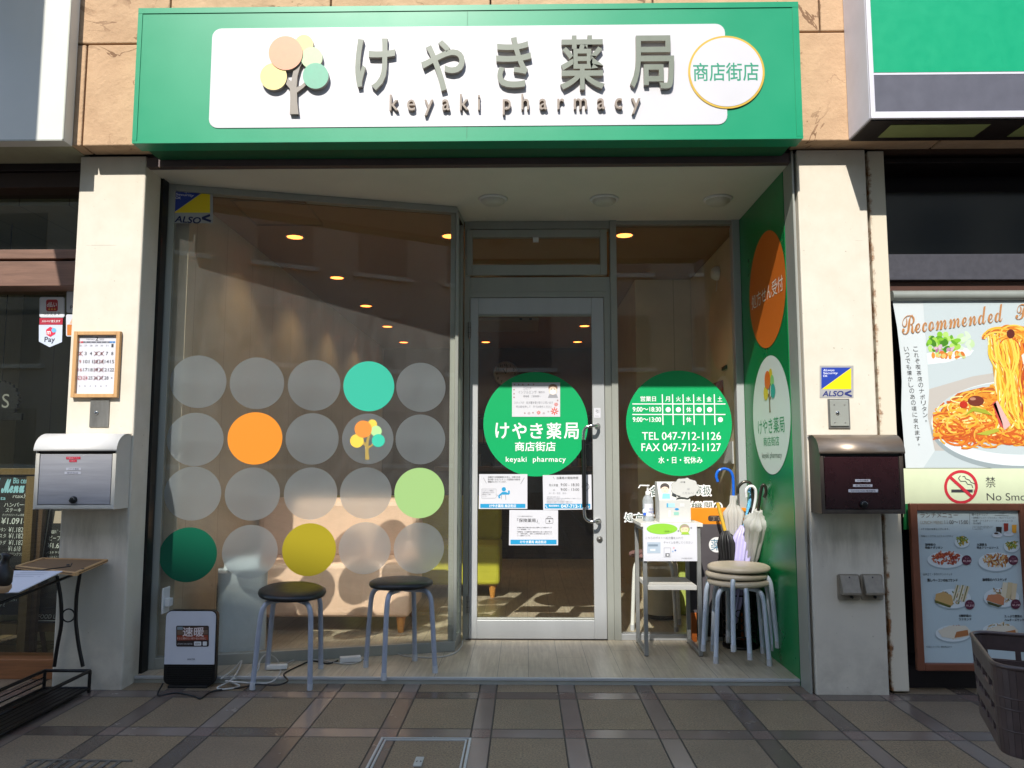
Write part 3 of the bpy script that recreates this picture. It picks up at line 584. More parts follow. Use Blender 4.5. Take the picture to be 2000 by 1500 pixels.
# ------------------------------------------------------------------ decals on the green side wall
WP = Pl((1.344, 0, 0), (0, 1, 0), (0, 0, 1)); WP.u = V((0, -1, 0)); WP.n = V((-1, 0, 0)); WP.O = V((1.344, 0, 0))
def wdisc(cy_, cz_, r, m): g = MB(); g.flab(WP, circ(cy_, cz_, r, n=64), m, .001); return g
oc = atx(1497, 566, 1.344); wc = atx(1505, 810, 1.344); rr_ = .325
def wtext(g, s_, cy_, z, wd, ht, m, bold=.0, off=.002):
    vs, fs = textmesh(s_, bold); ax_, bx_ = min(v.x for v in vs), max(v.x for v in vs); ay_, by_ = min(v.y for v in vs), max(v.y for v in vs)
    g.add([WP.P(-cy_ - wd / 2 + (q.x - ax_) / (bx_ - ax_) * wd, z - ht / 2 + (q.y - ay_) / (by_ - ay_) * ht, off) for q in vs], fs, m)
g = wdisc(-oc.y, oc.z, rr_, ink('d06a1c')); wtext(g, '処方せん受付', oc.y, oc.z - .02, .56, .085, ink('e9e2d8')); g.build('wall_decal', loc=(1.343, oc.y, oc.z), tag_=('orange circle decal with white lettering on the green side wall', 'wall decal'))
g = wdisc(-wc.y, wc.z, rr_, ink('d5dcd4'))
wtext(g, 'けやき薬局', wc.y, wc.z - .06, .46, .085, ink('0d8a4e')); wtext(g, '商店街店', wc.y, wc.z - .145, .27, .05, ink('0d8a4e')); wtext(g, 'keyaki pharmacy', wc.y, wc.z - .225, .34, .04, ink('5c6a5e'))
class Lp(Pl): pass
def wtree(g, cy_, z, s, mats):
    T = [(-10, 76), (-9, 45), (-10, 26), (-22, 12), (-28, -2), (-20, 4), (-9, 10), (-7, 12), (-3, -8), (6, -24), (16, -36), (20, -34), (10, -16), (5, 2), (3, 24), (12, 20), (24, 10), (28, 13), (16, 25), (4, 34), (4, 50), (7, 76)]
    g.flab(WP, [(-cy_ + x * s, z - y * s) for x, y in T][::-1], mats[0], .002)
    for k, (i, x, y, r) in enumerate(((2, 18, -60, 18), (3, 33, -33, 21), (2, -41, 4, 26), (4, 41, 3, 25), (1, -17, -41, 33))): g.flab(WP, circ(-cy_ + x * s, z - y * s, r * s, n=30), mats[i], .0022 + .0003 * k)
wtree(g, wc.y, wc.z + .13, .00155, [ink('7a5c40'), ink('dd6a1c'), ink('d9c020'), ink('8cc870'), ink('1ea090')])
g.build('wall_decal', loc=(1.343, wc.y, wc.z), tag_=('white circle decal with tree emblem and green name on the side wall', 'wall decal'))
# ------------------------------------------------------------------ paper notices on the door
BL, GT, DT = ink('1f93c4'), ink('8a8a90'), ink('3a3a3c')
def sheet(q, m=None, pl=GP, off=.0032): g = MB(); g.flat(pl, q, m or M['paper'], off); return g
pt_off = .0040
g = sheet([(1000, 814), (1094, 814), (1094, 747), (1000, 747)])
for s_, bx in (('コロナ', (1022, 756, 1038, 761)), ('インフルエンザ', (1012, 763, 1048, 769)), ('陽性の', (1052, 764, 1064, 768)), ('患者様　ご家族様へ', (1022, 772, 1056, 776)), ('スタッフが　処方箋を受け取りに伺います', (1004, 784, 1080, 789)), ('呼び鈴を押して　外でお待ちください', (1008, 792, 1078, 797))): g.text(GP, s_, bx, GT, pt_off)
SK, HRB, FL, FP = ink('e6cdb8'), ink('8a6a58'), ink('d8503c'), ink('a98a8a')
g.flat(GP, circ(1080, 757, 9, 7, 24), HRB, pt_off); g.flat(GP, circ(1080, 763, 8, 8, 24), SK, pt_off + .0003); g.flat(GP, circ(1080, 765.5, 6, 5, 20), ink('f0eeea'), pt_off + .0006); g.flat(GP, [(1070, 777), (1090, 777), (1087, 770), (1073, 770)], ink('9a9aa0'), pt_off)
for x in (1077, 1083): g.flat(GP, circ(x, 760, .8, 1, 8), DT, pt_off + .0009)
def flower(x, y, r, m, n=8):
    for k in range(n): g.line(GP, [(x + r * .25 * math.cos(2 * math.pi * k / n), y + r * .25 * math.sin(2 * math.pi * k / n)), (x + r * math.cos(2 * math.pi * k / n), y + r * math.sin(2 * math.pi * k / n))], r * .26, m, pt_off)
flower(1083, 803, 7.5, FL); flower(1086, 790, 4, FL); flower(1052, 806, 4, FL); flower(1033, 807, 3, FP, 6); flower(1062, 807, 2.4, FP, 6); flower(1071, 804, 2, FP, 6)
for x, y in ((1005, 751), (1013, 751), (1021, 751), (1032, 751), (1042, 751), (1004, 761), (1004, 769), (1004, 776), (1025, 807), (1041, 806), (1089, 782)): g.flat(GP, circ(x, y, 1.6, n=10), FP, pt_off)
g.build('notice_sheet', loc=GP.pt(1047, 780, .003), tag_=('white sheet with red flowers and masked face stuck on the green door circle', 'notice'))
def bluebar(x0, y0, x1, y1, s_): g.flat(GP, [(x0, y1), (x1, y1), (x1, y0), (x0, y0)], BL, pt_off); 
g = sheet([(935, 994), (1030, 994), (1030, 926), (936, 926)]); bluebar(938, 984, 1026, 992, 0); g.text(GP, 'けやき薬局 商店街店', (956, 985, 1008, 991), WI, .0045, bold=.02)
for i, s_ in enumerate(('当薬局では医療機関をお支え、お薬代の負', '担が軽くなるジェネリック医薬品の調剤を', '積極的に行っています。')): g.text(GP, s_, (953, 930 + i * 4.6, 1016 if i < 2 else 989, 933.6 + i * 4.6), DT, pt_off)
g.line(GP, [(944, 933), (950, 944)], .5, DT, pt_off); g.line(GP, [(1024, 933), (1017, 945)], .5, DT, pt_off)
g.flat(GP, circ(984, 955.5, 4.2, n=20), BL, pt_off); g.line(GP, [(976, 973), (974, 969), (981, 963), (988, 963), (994, 965), (994, 958)], 3.2, BL, pt_off); g.flat(GP, [(979, 966), (991, 966), (989, 960.5), (980, 961)], BL, pt_off); g.line(GP, [(979, 975), (979.5, 967)], .6, DT, pt_off); g.line(GP, [(988, 976), (987.5, 967)], .6, DT, pt_off)
g.line(GP, [(941, 955), (969, 955), (969, 967), (972, 967), (967, 973), (941, 973), (941, 955)], .5, GT, pt_off)
for i, s_ in enumerate(('ジェネリック医薬品に', '変更を希望される方は', '薬剤師にご相談', 'ください。')): g.text(GP, s_, (942.5, 957 + i * 3.6, 942.5 + (23, 23, 16, 9)[i], 959.6 + i * 3.6), GT, pt_off)
g.build('notice_sheet', loc=GP.pt(982, 960, .003), tag_=('white notice with a blue figure pictogram, left one of three on the door', 'notice'))
g = sheet([(1061, 996), (1156, 995), (1155, 927), (1060, 928)]); bluebar(1064, 984, 1153, 993, 0); g.text(GP, '電話連絡先', (1072, 986, 1092, 989.5), WI, .0045, bold=.02); g.text(GP, '047-712-1126', (1096, 985.5, 1150, 991.5), WI, .0045, bold=.03); g.line(GP, [(1066.5, 986), (1066, 989), (1069, 992)], 1.2, WI, .0045)
g.text(GP, '当薬局の開局時間', (1087, 931, 1129, 936), DT, pt_off); g.line(GP, [(1080, 931), (1083, 936)], .5, DT, pt_off)
g.text(GP, '月火木金', (1072, 945, 1090, 950), DT, pt_off); g.text(GP, '9:00 - 18:30', (1095, 944, 1131, 949.5), DT, pt_off); g.text(GP, '土', (1080, 955, 1084, 958.5), DT, pt_off); g.text(GP, '9:00 - 13:00', (1095, 953.5, 1131, 958.5), DT, pt_off); g.text(GP, '水・日・祝日　休み', (1072, 961.5, 1106, 965), GT, pt_off)
g.ring(GP, 1143.5, 950.5, 6.6, 7.4, DT, pt_off); g.line(GP, [(1140, 947), (1143.5, 951), (1147, 946)], .7, DT, pt_off)
for i, wd_ in enumerate((26, 66, 36, 50, 50)): g.text(GP, '開局時間外のご相談は下記の電話番号へご連絡ください', (1068, 969.5 + i * 2.9, 1068 + wd_, 971.5 + i * 2.9), GT, pt_off)
g.build('notice_sheet', loc=GP.pt(1108, 961, .003), tag_=('white notice listing opening hours and a phone number, partly behind the door handle', 'notice'))
g = sheet([(994, 1065), (1090, 1065), (1090, 996.5), (995, 996)]); bluebar(997, 1054, 1087, 1063, 0); g.text(GP, 'けやき薬局 商店街店', (1016, 1055.5, 1067, 1061), WI, .0045, bold=.02)
g.text(GP, 'けやき薬局 商店街店は', (1011, 1007, 1040, 1009.6), GT, pt_off); g.text(GP, '「保険薬局」', (1010, 1012.5, 1050, 1020), DT, pt_off, bold=.006); g.text(GP, 'です', (1049.5, 1021, 1054, 1023), GT, pt_off)
for i, (s_, wd_) in enumerate((('当薬局は厚生労働大臣が定める基準による調剤を行って', 68), ('いる「保険薬局」です。', 26), ('「保険薬局」とは健康保険や健康保険法に基づく調剤を行える', 68), ('た、一般薬を販売し、医療による健康保険法に基づき行ってい', 69), ('ている薬局のことです。', 26))): g.text(GP, s_, (1010, 1029 + i * 3.7 + (i > 1) * 1, 1010 + wd_, 1031.5 + i * 3.7 + (i > 1) * 1), DT, pt_off)
for a in (rrect(1066, 1012, 1080, 1022, 1.2),): g.line(GP, a + a[:1], .6, DT, pt_off)
g.line(GP, [(1066, 1013.5), (1080, 1013.5)], .5, DT, pt_off); g.line(GP, [(1070, 1011.5), (1070, 1009), (1076, 1009), (1076, 1011.5)], .6, DT, pt_off); g.line(GP, [(1071.2, 1018), (1075, 1018)], 1.2, DT, pt_off); g.line(GP, [(1073.1, 1016), (1073.1, 1020)], 1.2, DT, pt_off + .0002)
g.build('notice_sheet', loc=GP.pt(1042, 1030, .003), tag_=('white notice with a first aid box icon, lowest of three on the door', 'notice'))
DP = front(DY - .007); g = MB(); g.flat(DP, [(1160, 816), (1173, 816), (1173, 797), (1160, 797)], M['paper'], .0006); g.text(DP, '引', (1163.5, 800, 1170, 807), DT, .0012); g.text(DP, 'PULL', (1163, 811.5, 1170, 813.5), GT, .0012); g.build('pull_sticker', loc=DP.pt(1166, 806, 0), tag_=('small white pull sticker on the door stile above the handle', 'sticker'))
# ------------------------------------------------------------------ lamps
for k, (px_, lb) in enumerate(((963, 'left'), (1180, 'middle'), (1402, 'right'))):
    p = atz(px_, 388, 2.603); t = thing('ceiling_lamp', f'round white unlit ceiling lamp over the entrance, {lb} of three', 'ceiling lamp', p, 0, 'ceiling lamps over the entrance')
    g = MB(); g.lathe([(.08, 0), (.084, -.004), (.08, -.010), (.072, -.012)], p, M['white_p'], Z3, 40); g.build('rim', t)
    g = MB(); g.lathe([(.070, -.008), (.066, -.022), (.05, -.034), (.025, -.040), (0, -.041)], p, mat('opal_diffuser', 'c8c6b8', .35, 0, .02), Z3, 40); g.build('diffuser', t)
WARM = mat('lit_lamp', (1, .56, .18, 1), .5, var=0, emit=.55)
lr = ['nearest the window', 'second from the window', 'third from the window', 'fourth from the window', 'farthest from the window']
for row, x, ys in (('left', -1.515, (0, 1, 2, 3, 4)), ('middle', -.49, (0, 3, 4)), ('right', .65, (0, 3, 4))):
    for k in ys:
        y = 1.14 + k * 1.15; p = V((x, y, IC - .001)); t = thing('downlight', f'warm lit downlight in the {row} ceiling row, {lr[k]}', 'ceiling light', p, 0, 'lit downlights in the pharmacy ceiling')
        g = MB(); g.lathe([(.052, -.001), (.062, -.001), (.062, -.004), (.054, -.004), (.052, -.001)], p, M['white_p'], Z3, 28); g.build('rim', t)
        g = MB(); g.lathe([(.051, -.0015), (.0, -.0015)], p, WARM, Z3, 28); g.build('bulb_face', t)
        ld = bpy.data.lights.new('downlight_lamp', 'SPOT'); ld.energy = 3; ld.spot_size = R(120); ld.spot_blend = .6; ld.shadow_soft_size = .05; ld.color = (1, .72, .42)
        lo = bpy.data.objects.new('lamp_light', ld); col.objects.link(lo); lo.parent = t; lo.location = (0, 0, -.02)
# ------------------------------------------------------------------ mailboxes
def mailbox(name, label, xf0, xf1, pyb, pyl, pyt, pxm, yw, mats, side):
    yf = yw - .135; P = front(yf); x0, x1 = at(xf0, pyb, yf).x, at(xf1, pyb, yf).x; z0, zl = at(pxm, pyb, yf).z, at(pxm, pyl, yf).z; zt = at(pxm, pyt, yw).z - .004
    t = thing(name, label, 'mailbox', ((x0 + x1) / 2, yw, z0)); bodym, lidm, doorm, darkm = mats
    prof = [(yw - .001, z0), (yf, z0), (yf, zl)] + [(yw - .045 - .09 * math.cos(R(a)), zl + (zt - zl - .004) * math.sin(R(a))) for a in range(10, 91, 10)] + [(yw - .001, zt - .004)]
    g = MB()
    for xx in (x0, x1 - .004): g.prism([(xx, a, b) for a, b in prof], bodym, (.004, 0, 0))
    g.box(x0 + .004, x1 - .004, yf + .001, yw - .001, z0 + .001, z0 + .005, bodym); g.box(x0 + .004, x1 - .004, yw - .006, yw - .002, z0 + .005, zt - .01, bodym)
    fw = .018; g.box(x0 + .004, x0 + fw, yf, yf + .01, z0 + .005, zl - .014, bodym); g.box(x1 - fw, x1 - .004, yf, yf + .01, z0 + .005, zl - .014, bodym); g.box(x0 + fw, x1 - fw, yf, yf + .01, z0 + .005, z0 + .02, bodym)
    g.box(x0 + .0045, x1 - .0045, yf + .012, yf + .016, zl - .014, zl + .02, darkm); g.build('body', t, bevel=.0015)
    arc_ = [(yf - .012, zl - .002)] + [(yw - .045 - .102 * math.cos(R(a)), zl + (zt - zl) * math.sin(R(a))) for a in range(6, 91, 7)] + [(yw - .004, zt)]
    g = MB(); n = len(arc_); vs = []
    for a, b in arc_: vs += [(x0 - .006, a, b), (x1 + .006, a, b)]
    g.add(vs, [(2 * i, 2 * i + 1, 2 * i + 3, 2 * i + 2) for i in range(n - 1)], lidm, True); lid = g.build('lid', t); so_ = lid.modifiers.new('thickness', 'SOLIDIFY'); so_.thickness = .003
    g = MB(); dx0, dx1, dz0, dz1 = x0 + fw + .003, x1 - fw - .003, z0 + .023, zl - .017; g.box(dx0, dx1, yf + .001, yf + .009, dz0, dz1, doorm); dr = g.build('door', t, bevel=.0015)
    kx = (dx0 + dx1) / 2 + .0; kz = dz0 + .022
    g = MB(); g.lathe([(.017, 0), (.017, .006), (.0155, .016), (.012, .018), (0, .018)], (kx, yf + .001, kz), M['black'], -Y3, 28)
    for a in range(20, 175, 30): g.obox((kx + .0125 * math.cos(R(a)) - .0008, yf - .0176, kz + .0125 * math.sin(R(a)) - .0008), (.0016, 0, 0), (0, 0, .0022), (0, -.0006, 0), M['white_p'])
    g.build('knob', dr); return t, dr, front(yf), (x0, x1, z0, zl)
GREYW = woodmat('grey_wood_grain', '96969b', .4, 0, 8, .13); WBOX = mat('white_enamel', 'c9c5ba', .4, 0, .03)
t, dr, P, q = mailbox('mailbox', 'white mailbox with curved lid and grey wood grain door on the left pillar', 64, 222, 995, 880, 846, 150, -.003, (WBOX, mat('white_lid', 'd0cdc8', .35, 0, .03), GREYW, M['dark_metal']), 1)
g = MB(); RD = ink('b51f3a'); lb_ = ink('b9bac4'); g.flat(P, [(129, 897), (157, 897), (157, 892), (129, 892)], RD, .0006); g.flat(P, [(135, 902.5), (150, 902.5), (150, 898), (135, 898)], RD, .0006)
g.flat(P, [(129, 918.5), (158, 918.5), (158, 913.5), (129, 913.5)], lb_, .0006); g.flat(P, [(126, 926), (158, 926), (158, 921), (126, 921)], lb_, .0006); g.text(P, '不動産チラシ', (131, 893, 155, 896), ink('d8a0a8'), .0012); g.text(P, 'お断り', (138, 899, 147, 901.5), ink('d8a0a8'), .0012)
g.text(P, 'けやき薬局', (133, 914.3, 154, 917.6), ink('5a5a68'), .0012); g.text(P, '商店街店', (131, 922, 153, 925), ink('5a5a68'), .0012); g.build('name_labels', dr)
DBOX = mat('weathered_dark_steel', '5c524a', .42, .55, .2, 9, stretch=(1, 1, .4))
t, dr, P, q = mailbox('mailbox', 'brown mailbox with weathered steel lid on the right pillar', 1605, 1769, 1004, 885, 848, 1690, -.023, (DBOX, mat('weathered_lid', '827466', .36, .5, .2, 7, stretch=(.4, 1, 3)), mat('maroon_panel', '2e1216', .28, 0, .1), M['black']), -1)
g = MB(); g.flat(P, [(1670, 941), (1700, 941), (1700, 936), (1670, 936)], lb_, .0006); g.flat(P, [(1666, 951), (1704, 951), (1704, 946), (1666, 946)], lb_, .0006); g.flat(P, [(1657, 961.5), (1715, 961.5), (1715, 955.5), (1657, 955.5)], lb_, .0006)
for s_, b in (('けやき薬局', (1675, 937, 1696, 940)), ('㈲ 商店街店', (1671, 947, 1700, 950)), ('CO-STATION 株式会社', (1662, 957, 1710, 960.3))): g.text(P, s_, b, ink('3a3a48'), .0012, bold=.01)
g.build('name_labels', dr)
# ------------------------------------------------------------------ calendar, switch plates, sockets on the pillars
PF = front(-.001); cal = thing('wall_calendar', 'month calendar in a pale wooden frame hung on the left pillar', 'calendar', PF.pt(191, 712))
def rectpl(pl, x0, y0, x1, y1): a, b = pl.ab(x0, y1); c_, d_ = pl.ab(x1, y0); return a, b, c_, d_
FRW = woodmat('pale_frame_wood', 'bf9462', .5, 2, 10, .12)
def frame_(mb, pl, q, wd, th, m):
    a, b, c_, d_ = q
    for x0, z0_, x1, z1_ in ((a, b, a + wd, d_), (c_ - wd, b, c_, d_), (a + wd, b, c_ - wd, b + wd), (a + wd, d_ - wd, c_ - wd, d_)): mb.obox(pl.P(x0, z0_), pl.u * (x1 - x0), pl.v * (z1_ - z0_), pl.n * th, m)
q = rectpl(PF, 142, 648, 239, 777); g = MB(); frame_(g, PF, q, .019, .022, FRW); g.build('frame', cal, bevel=.002)
CPL = front(-.006); g = MB(); g.obox(PF.P(q[0] + .019, q[1] + .019), PF.u * (q[2] - q[0] - .038), PF.v * (q[3] - q[1] - .038), PF.n * .005, M['paper'])
C0 = 152; dx = 10.4
g.text(CPL, '2', (186.5, 658, 192, 665), DT, .001, bold=.01); g.text(CPL, 'February', (169, 661, 185, 665), GT, .001); g.text(CPL, '2025', (194, 661, 203, 664.5), GT, .001); g.text(CPL, '健康ダイアリング', (157, 656, 181, 659), ink('5a9aa8'), .001); g.text(CPL, '令和7年', (206, 656, 222, 659), ink('5a9aa8'), .001)
for k in range(7): x = C0 + k * dx; g.flat(CPL, [(x, 670), (x + dx, 670), (x + dx, 666.5), (x, 666.5)], ink('b83a48') if k == 0 else ink('3a7ab8') if k == 6 else ink('6a6a74'), .0008); g.text(CPL, '日月火水木金土'[k], (x + 4, 667, x + 6.6, 669.5), ink('e8e8e8'), .0014)
for i in range(-6, 36):
    r_, k = (i + 5) // 7, (i + 5) % 7
    if i < -5 or r_ > 5: continue
    n_ = i if 1 <= i <= 28 else (i + 31 if i < 1 else i - 28); x = C0 + 5.2 + k * dx - r_ * .35; y = 674.5 + r_ * 15.9 if r_ else 675
    sm = not (1 <= i <= 28); hh = 1.4 if sm else 3.2; ww = (1.2 if n_ < 10 else 2.4) if sm else (2 if n_ < 10 else 4)
    g.text(CPL, str(n_), (x - ww, y - hh, x + ww, y + hh), GT if sm else ink('9a4a50') if k == 0 or n_ == 24 else DT, .0012, bold=.004)
    if i in (2, 5, 6, 12, 13, 19, 20, 26, 27): cr_ = ink('8a4a48'); g.line(CPL, [(x - 4.6, y - 4.4), (x + 4.6, y + 4.6)], .8, cr_, .0018); g.line(CPL, [(x + 4.6, y - 4.6), (x - 4.6, y + 4.4)], .8, cr_, .002)
    if n_ in (23, 24) and not sm: g.ring(CPL, x, y, 4.0, 4.4, ink('c05a60'), .0018)
g.build('page', cal)
for lb_2, bx, yp in (('plain steel key switch plate on the left pillar above the white mailbox', (175, 781, 215, 834), -.001), ('steel key switch plate with screws on the right pillar above the brown mailbox', (1618, 779, 1658, 837), -.021)):
    P = front(yp); a, b, c_, d_ = rectpl(P, *bx); t = thing('key_switch_plate', lb_2, 'switch plate', P.P((a + c_) / 2, b)); g = MB()
    g.obox(P.P(a, b), P.u * (c_ - a), P.v * (d_ - b), P.n * .006, M['steel'])
    if yp < -.01:
        i_ = .012; g.obox(P.P(a + i_ - .004, b + i_, .0062), P.u * (c_ - a - 2 * i_ + .008), P.v * (d_ - b - 2 * i_ + .006), P.n * .006, M['alu'])
        for u_ in (.26, .74):
            for v_ in (.2, .8): g.lathe([(.004, 0), (.003, .002), (0, .002)], P.P(a + (c_ - a) * u_, b + (d_ - b) * v_, .0124), M['steel'], P.n, 12)
    g.build('plate', t, bevel=.0015)
    g = MB(); kx, kz = a + (c_ - a) * (.36 if yp > -.01 else .4), b + (d_ - b) * .52; o_ = .006 if yp > -.01 else .0124
    g.lathe([(.0095, 0), (.009, .004), (.006, .006), (0, .006)], P.P(kx, kz, o_), M['chrome'], P.n, 20); g.obox(P.P(kx - .0012, kz - .004, o_ + .0061), P.u * .0024, P.v * .008, P.n * .0006, M['black']); g.build('keyhole', t)
BEI = mat('aged_beige_plastic', '8a8070', .5, 0, .12, 30)
for lb_2, bx in (('grey beige weatherproof socket cover on the right pillar, the left one', (1636, 1121, 1677, 1172)), ('grey beige weatherproof socket cover on the right pillar, the right one', (1681, 1121, 1722, 1172))):
    P = front(-.021); a, b, c_, d_ = rectpl(P, *bx); wd, ht_ = c_ - a, d_ - b; t = thing('socket_cover', lb_2, 'power socket', P.P((a + c_) / 2, b), 0, 'outdoor sockets on the right pillar')
    g = MB(); g.prism([P.P(x, y) for x, y in rrect(a, b, c_, d_, .012)], BEI, P.n * .008); g.build('back_plate', t, bevel=.0015)
    g = MB(); pr = [(d_ - .004, .008), (d_ - .008, .018), (b + ht_ * .34, .048), (b + ht_ * .24, .046), (b + ht_ * .24, .008)]
    g.prism([P.P(a + wd * .1, y, o_) for y, o_ in pr], BEI, P.u * wd * .8); g.lathe([(.004, 0), (.004, .003), (0, .003)], P.P(a + wd * .5, d_ - .014, .0195), M['black'], P.n, 12); g.build('flap', t, bevel=.003)
    g = MB(); g.lathe([(.007, 0), (.006, .012), (0, .012)], P.P(a + wd * .6, b + ht_ * .13, .008), M['black'], P.n, 14); g.build('plug_hole', t)
# ------------------------------------------------------------------ stools
def stool(label, seatm, legm, group=None, tall=.455, r=.165, fur=False):
    t = thing('stool', label, 'stool', (0, 0, 0), 0, group); h = tall
    g = MB(); g.lathe([(0, h - .034), (r - .02, h - .034), (r - .004, h - .03), (r, h - .02), (r - .003, h - .009), (r - .018, h - .001), (r * .5, h + .002), (0, h + .003)], (0, 0, 0), seatm, Z3, 44); g.build('seat', t)
    for k in range(4):
        a = R(90 * k); c_, s_ = math.cos(a), math.sin(a); rad = lambda d, z: V((d * c_, d * s_, z)); tr = .0125
        path = [rad(.02, h - .048), rad(.105, h - .048)] + arc(rad(.118, h - .048), rad(.164, h - .05), rad(.170, h - .12), 8) + [rad(.178, h - .22), rad(.192, .02)]
        g = MB(); g.tube(path, tr, legm, 12); lg = g.build('leg', t)
        g = MB(); g.tube([rad(.1918, .035), rad(.1928, 0)], .0142, mat('grey_rubber', 'b4b6ba', .6), 12); g.build('foot_cap', lg)
    return t
LEGB = mat('blue_grey_enamel', 'a0a6b4', .4, .1, .05); LEGW = mat('pale_blue_enamel', 'bfc8d4', .4, .1, .05)
s1 = stool('black round stool nearer the white heater, tilted on the floor step', M['black_vinyl'], LEGB, 'black stools in front of the slanted window')
s2_ = dup(s1, (-.645, .265, .03), (0, 0, R(-15)), 'black round stool nearer the door, standing level on the plank floor')
s1.location = (-1.185, .142, .012); s1.rotation_euler = (R(5.0), R(-1.5), R(49))
BEIGE = mat('beige_vinyl', 'b3a691', .42, 0, .05, 12)
st = None; sp = V((1.165, .535, .03))
for k, (rz, lb, dx_, dy_) in enumerate(((35, 'bottom', .0, .0), (2, 'middle', -.006, .004), (64, 'top', .004, -.004))):
    loc = (sp.x + dx_, sp.y + dy_, sp.z + .038 * k + .0)
    if st is None: st = stool(f'beige round stool, {lb} of the stack beside the green wall', BEIGE, LEGW, 'stacked beige stools', tall=.428, r=.168); st.location = loc; st.rotation_euler = (0, 0, R(rz))
    else: dup(st, loc, (0, 0, R(rz)), f'beige round stool, {lb} of the stack beside the green wall')
# ------------------------------------------------------------------ small table with bottle, box and notice
TX0, TX1, TY0, TY1, TZ = .652, .972, .56, .90, .752; MEL = mat('white_melamine', 'd2cfc6', .45, 0, .03); GM = mat('silver_grey_steel', '9a9b98', .38, .5, .06)
t = thing('side_table', 'small two tier white table with grey steel frame in front of the side window', 'table', ((TX0 + TX1) / 2, (TY0 + TY1) / 2, .03), 0)
g = MB(); g.box(TX0 - .012, TX1 + .012, TY0 - .01, TY1, TZ - .02, TZ, MEL); g.build('tabletop', t, bevel=.002)
g = MB(); g.box(TX0 + .024, TX1 - .024, TY0 + .012, TY1 - .01, .385, .41, MEL); g.build('shelf', t, bevel=.002); b_ = .022
for x in (TX0, TX1 - b_):
    for y in (TY0, TY1 - b_ - .004): g = MB(); g.box(x, x + b_, y, y + b_, .034, TZ - .021, GM); g.build('leg', t, bevel=.0015)
    g = MB(); g.box(x + .001, x + b_ - .001, TY0 + b_, TY1 - b_ - .004, .038, .058, GM); g.build('side_rail', t, bevel=.0015)
    g = MB(); g.box(x + .001, x + b_ - .001, TY0 + b_, TY1 - b_ - .004, TZ - .043, TZ - .022, GM); g.build('side_rail', t, bevel=.0015)
for x in (TX0 + .011, TX1 - .011):
    for y in (TY0 + .012, TY1 - .016): g = MB(); g.lathe([(.011, 0), (.011, .0045)], (x, y, .0303), M['black'], Z3, 12); g.build('foot_pad', t)
TP = front(TY0 - .012); g = MB(); g.flat(TP, [(1257, 1096), (1362, 1096), (1361, 1021), (1256, 1021)], M['paper'], .001); o2 = .0018
g.flat(TP, circ(1293, 1033, 30, 10.5, 40), ink('8cc63c'), o2); g.text(TP, '＜患者様へ＞', (1296, 1036, 1312, 1039.5), ink('5a7a30'), .0024)
g.flat(TP, circ(1337, 1033, 10, 9.5, 26), ink('8cb43c'), o2); g.flat(TP, circ(1337, 1034, 8, 8, 24), ink('e8d0ac'), o2 + .0003); g.flat(TP, [(1328, 1032), (1332, 1025), (1338, 1024), (1345, 1027), (1347, 1032), (1340, 1029), (1334, 1030)][::-1], ink('a89484'), o2 + .0006); g.flat(TP, [(1330, 1044), (1347, 1044), (1344, 1039), (1333, 1039)], ink('9cc43c'), o2 + .0006)
for x in (1325, 1350): g.flat(TP, circ(x, 1031 + (1325 == x) * 6, 1.8, n=8), GT, o2)
g.line(TP, [(1333, 1034), (1335, 1033)], .6, DT, o2 + .001); g.line(TP, [(1339, 1033.5), (1341, 1034.5)], .6, DT, o2 + .001)
g.text(TP, 'こちらのポストへ処方箋を入れて', (1261, 1048, 1334, 1053), GT, o2); g.text(TP, 'チャイムを押してください', (1296, 1057, 1353, 1062), GT, o2)
SB = ink('a9b7c4'); g.flat(TP, [(1264, 1080.5), (1290, 1080.5), (1290, 1059), (1264, 1059)], SB, o2); g.flat(TP, [(1266, 1067), (1285, 1067), (1285, 1063), (1266, 1063)], ink('7d8c9a'), .0024); g.flat(TP, [(1270, 1076), (1280, 1076), (1280, 1072), (1270, 1072)], ink('d5dce2'), .0024)
for a in ([(1297, 1088), (1310, 1088), (1310, 1070), (1297, 1070), (1297, 1088)],): g.line(TP, a, .6, GT, o2)
g.flat(TP, [(1299.5, 1087), (1308, 1087), (1308, 1080.5), (1299.5, 1080.5)], ink('6a6a6e'), o2); g.flat(TP, circ(1304, 1084, 2, n=12), ink('d8d8d8'), .0024)
for x, y, c_ in ((1316, 1070, 'e0a8b0'), (1319, 1075, '4a6aa0'), (1314, 1077, '9ab0d0')): g.flat(TP, circ(x, y, 1.8, n=10), ink(c_), o2)
g.text(TP, 'けやき薬局 商店街店', (1331, 1089, 1352, 1092), GT, o2)
g.build('hanging_notice', loc=TP.pt(1309, 1021), tag_=('white sheet with a green oval hanging from the front edge of the table', 'notice'))
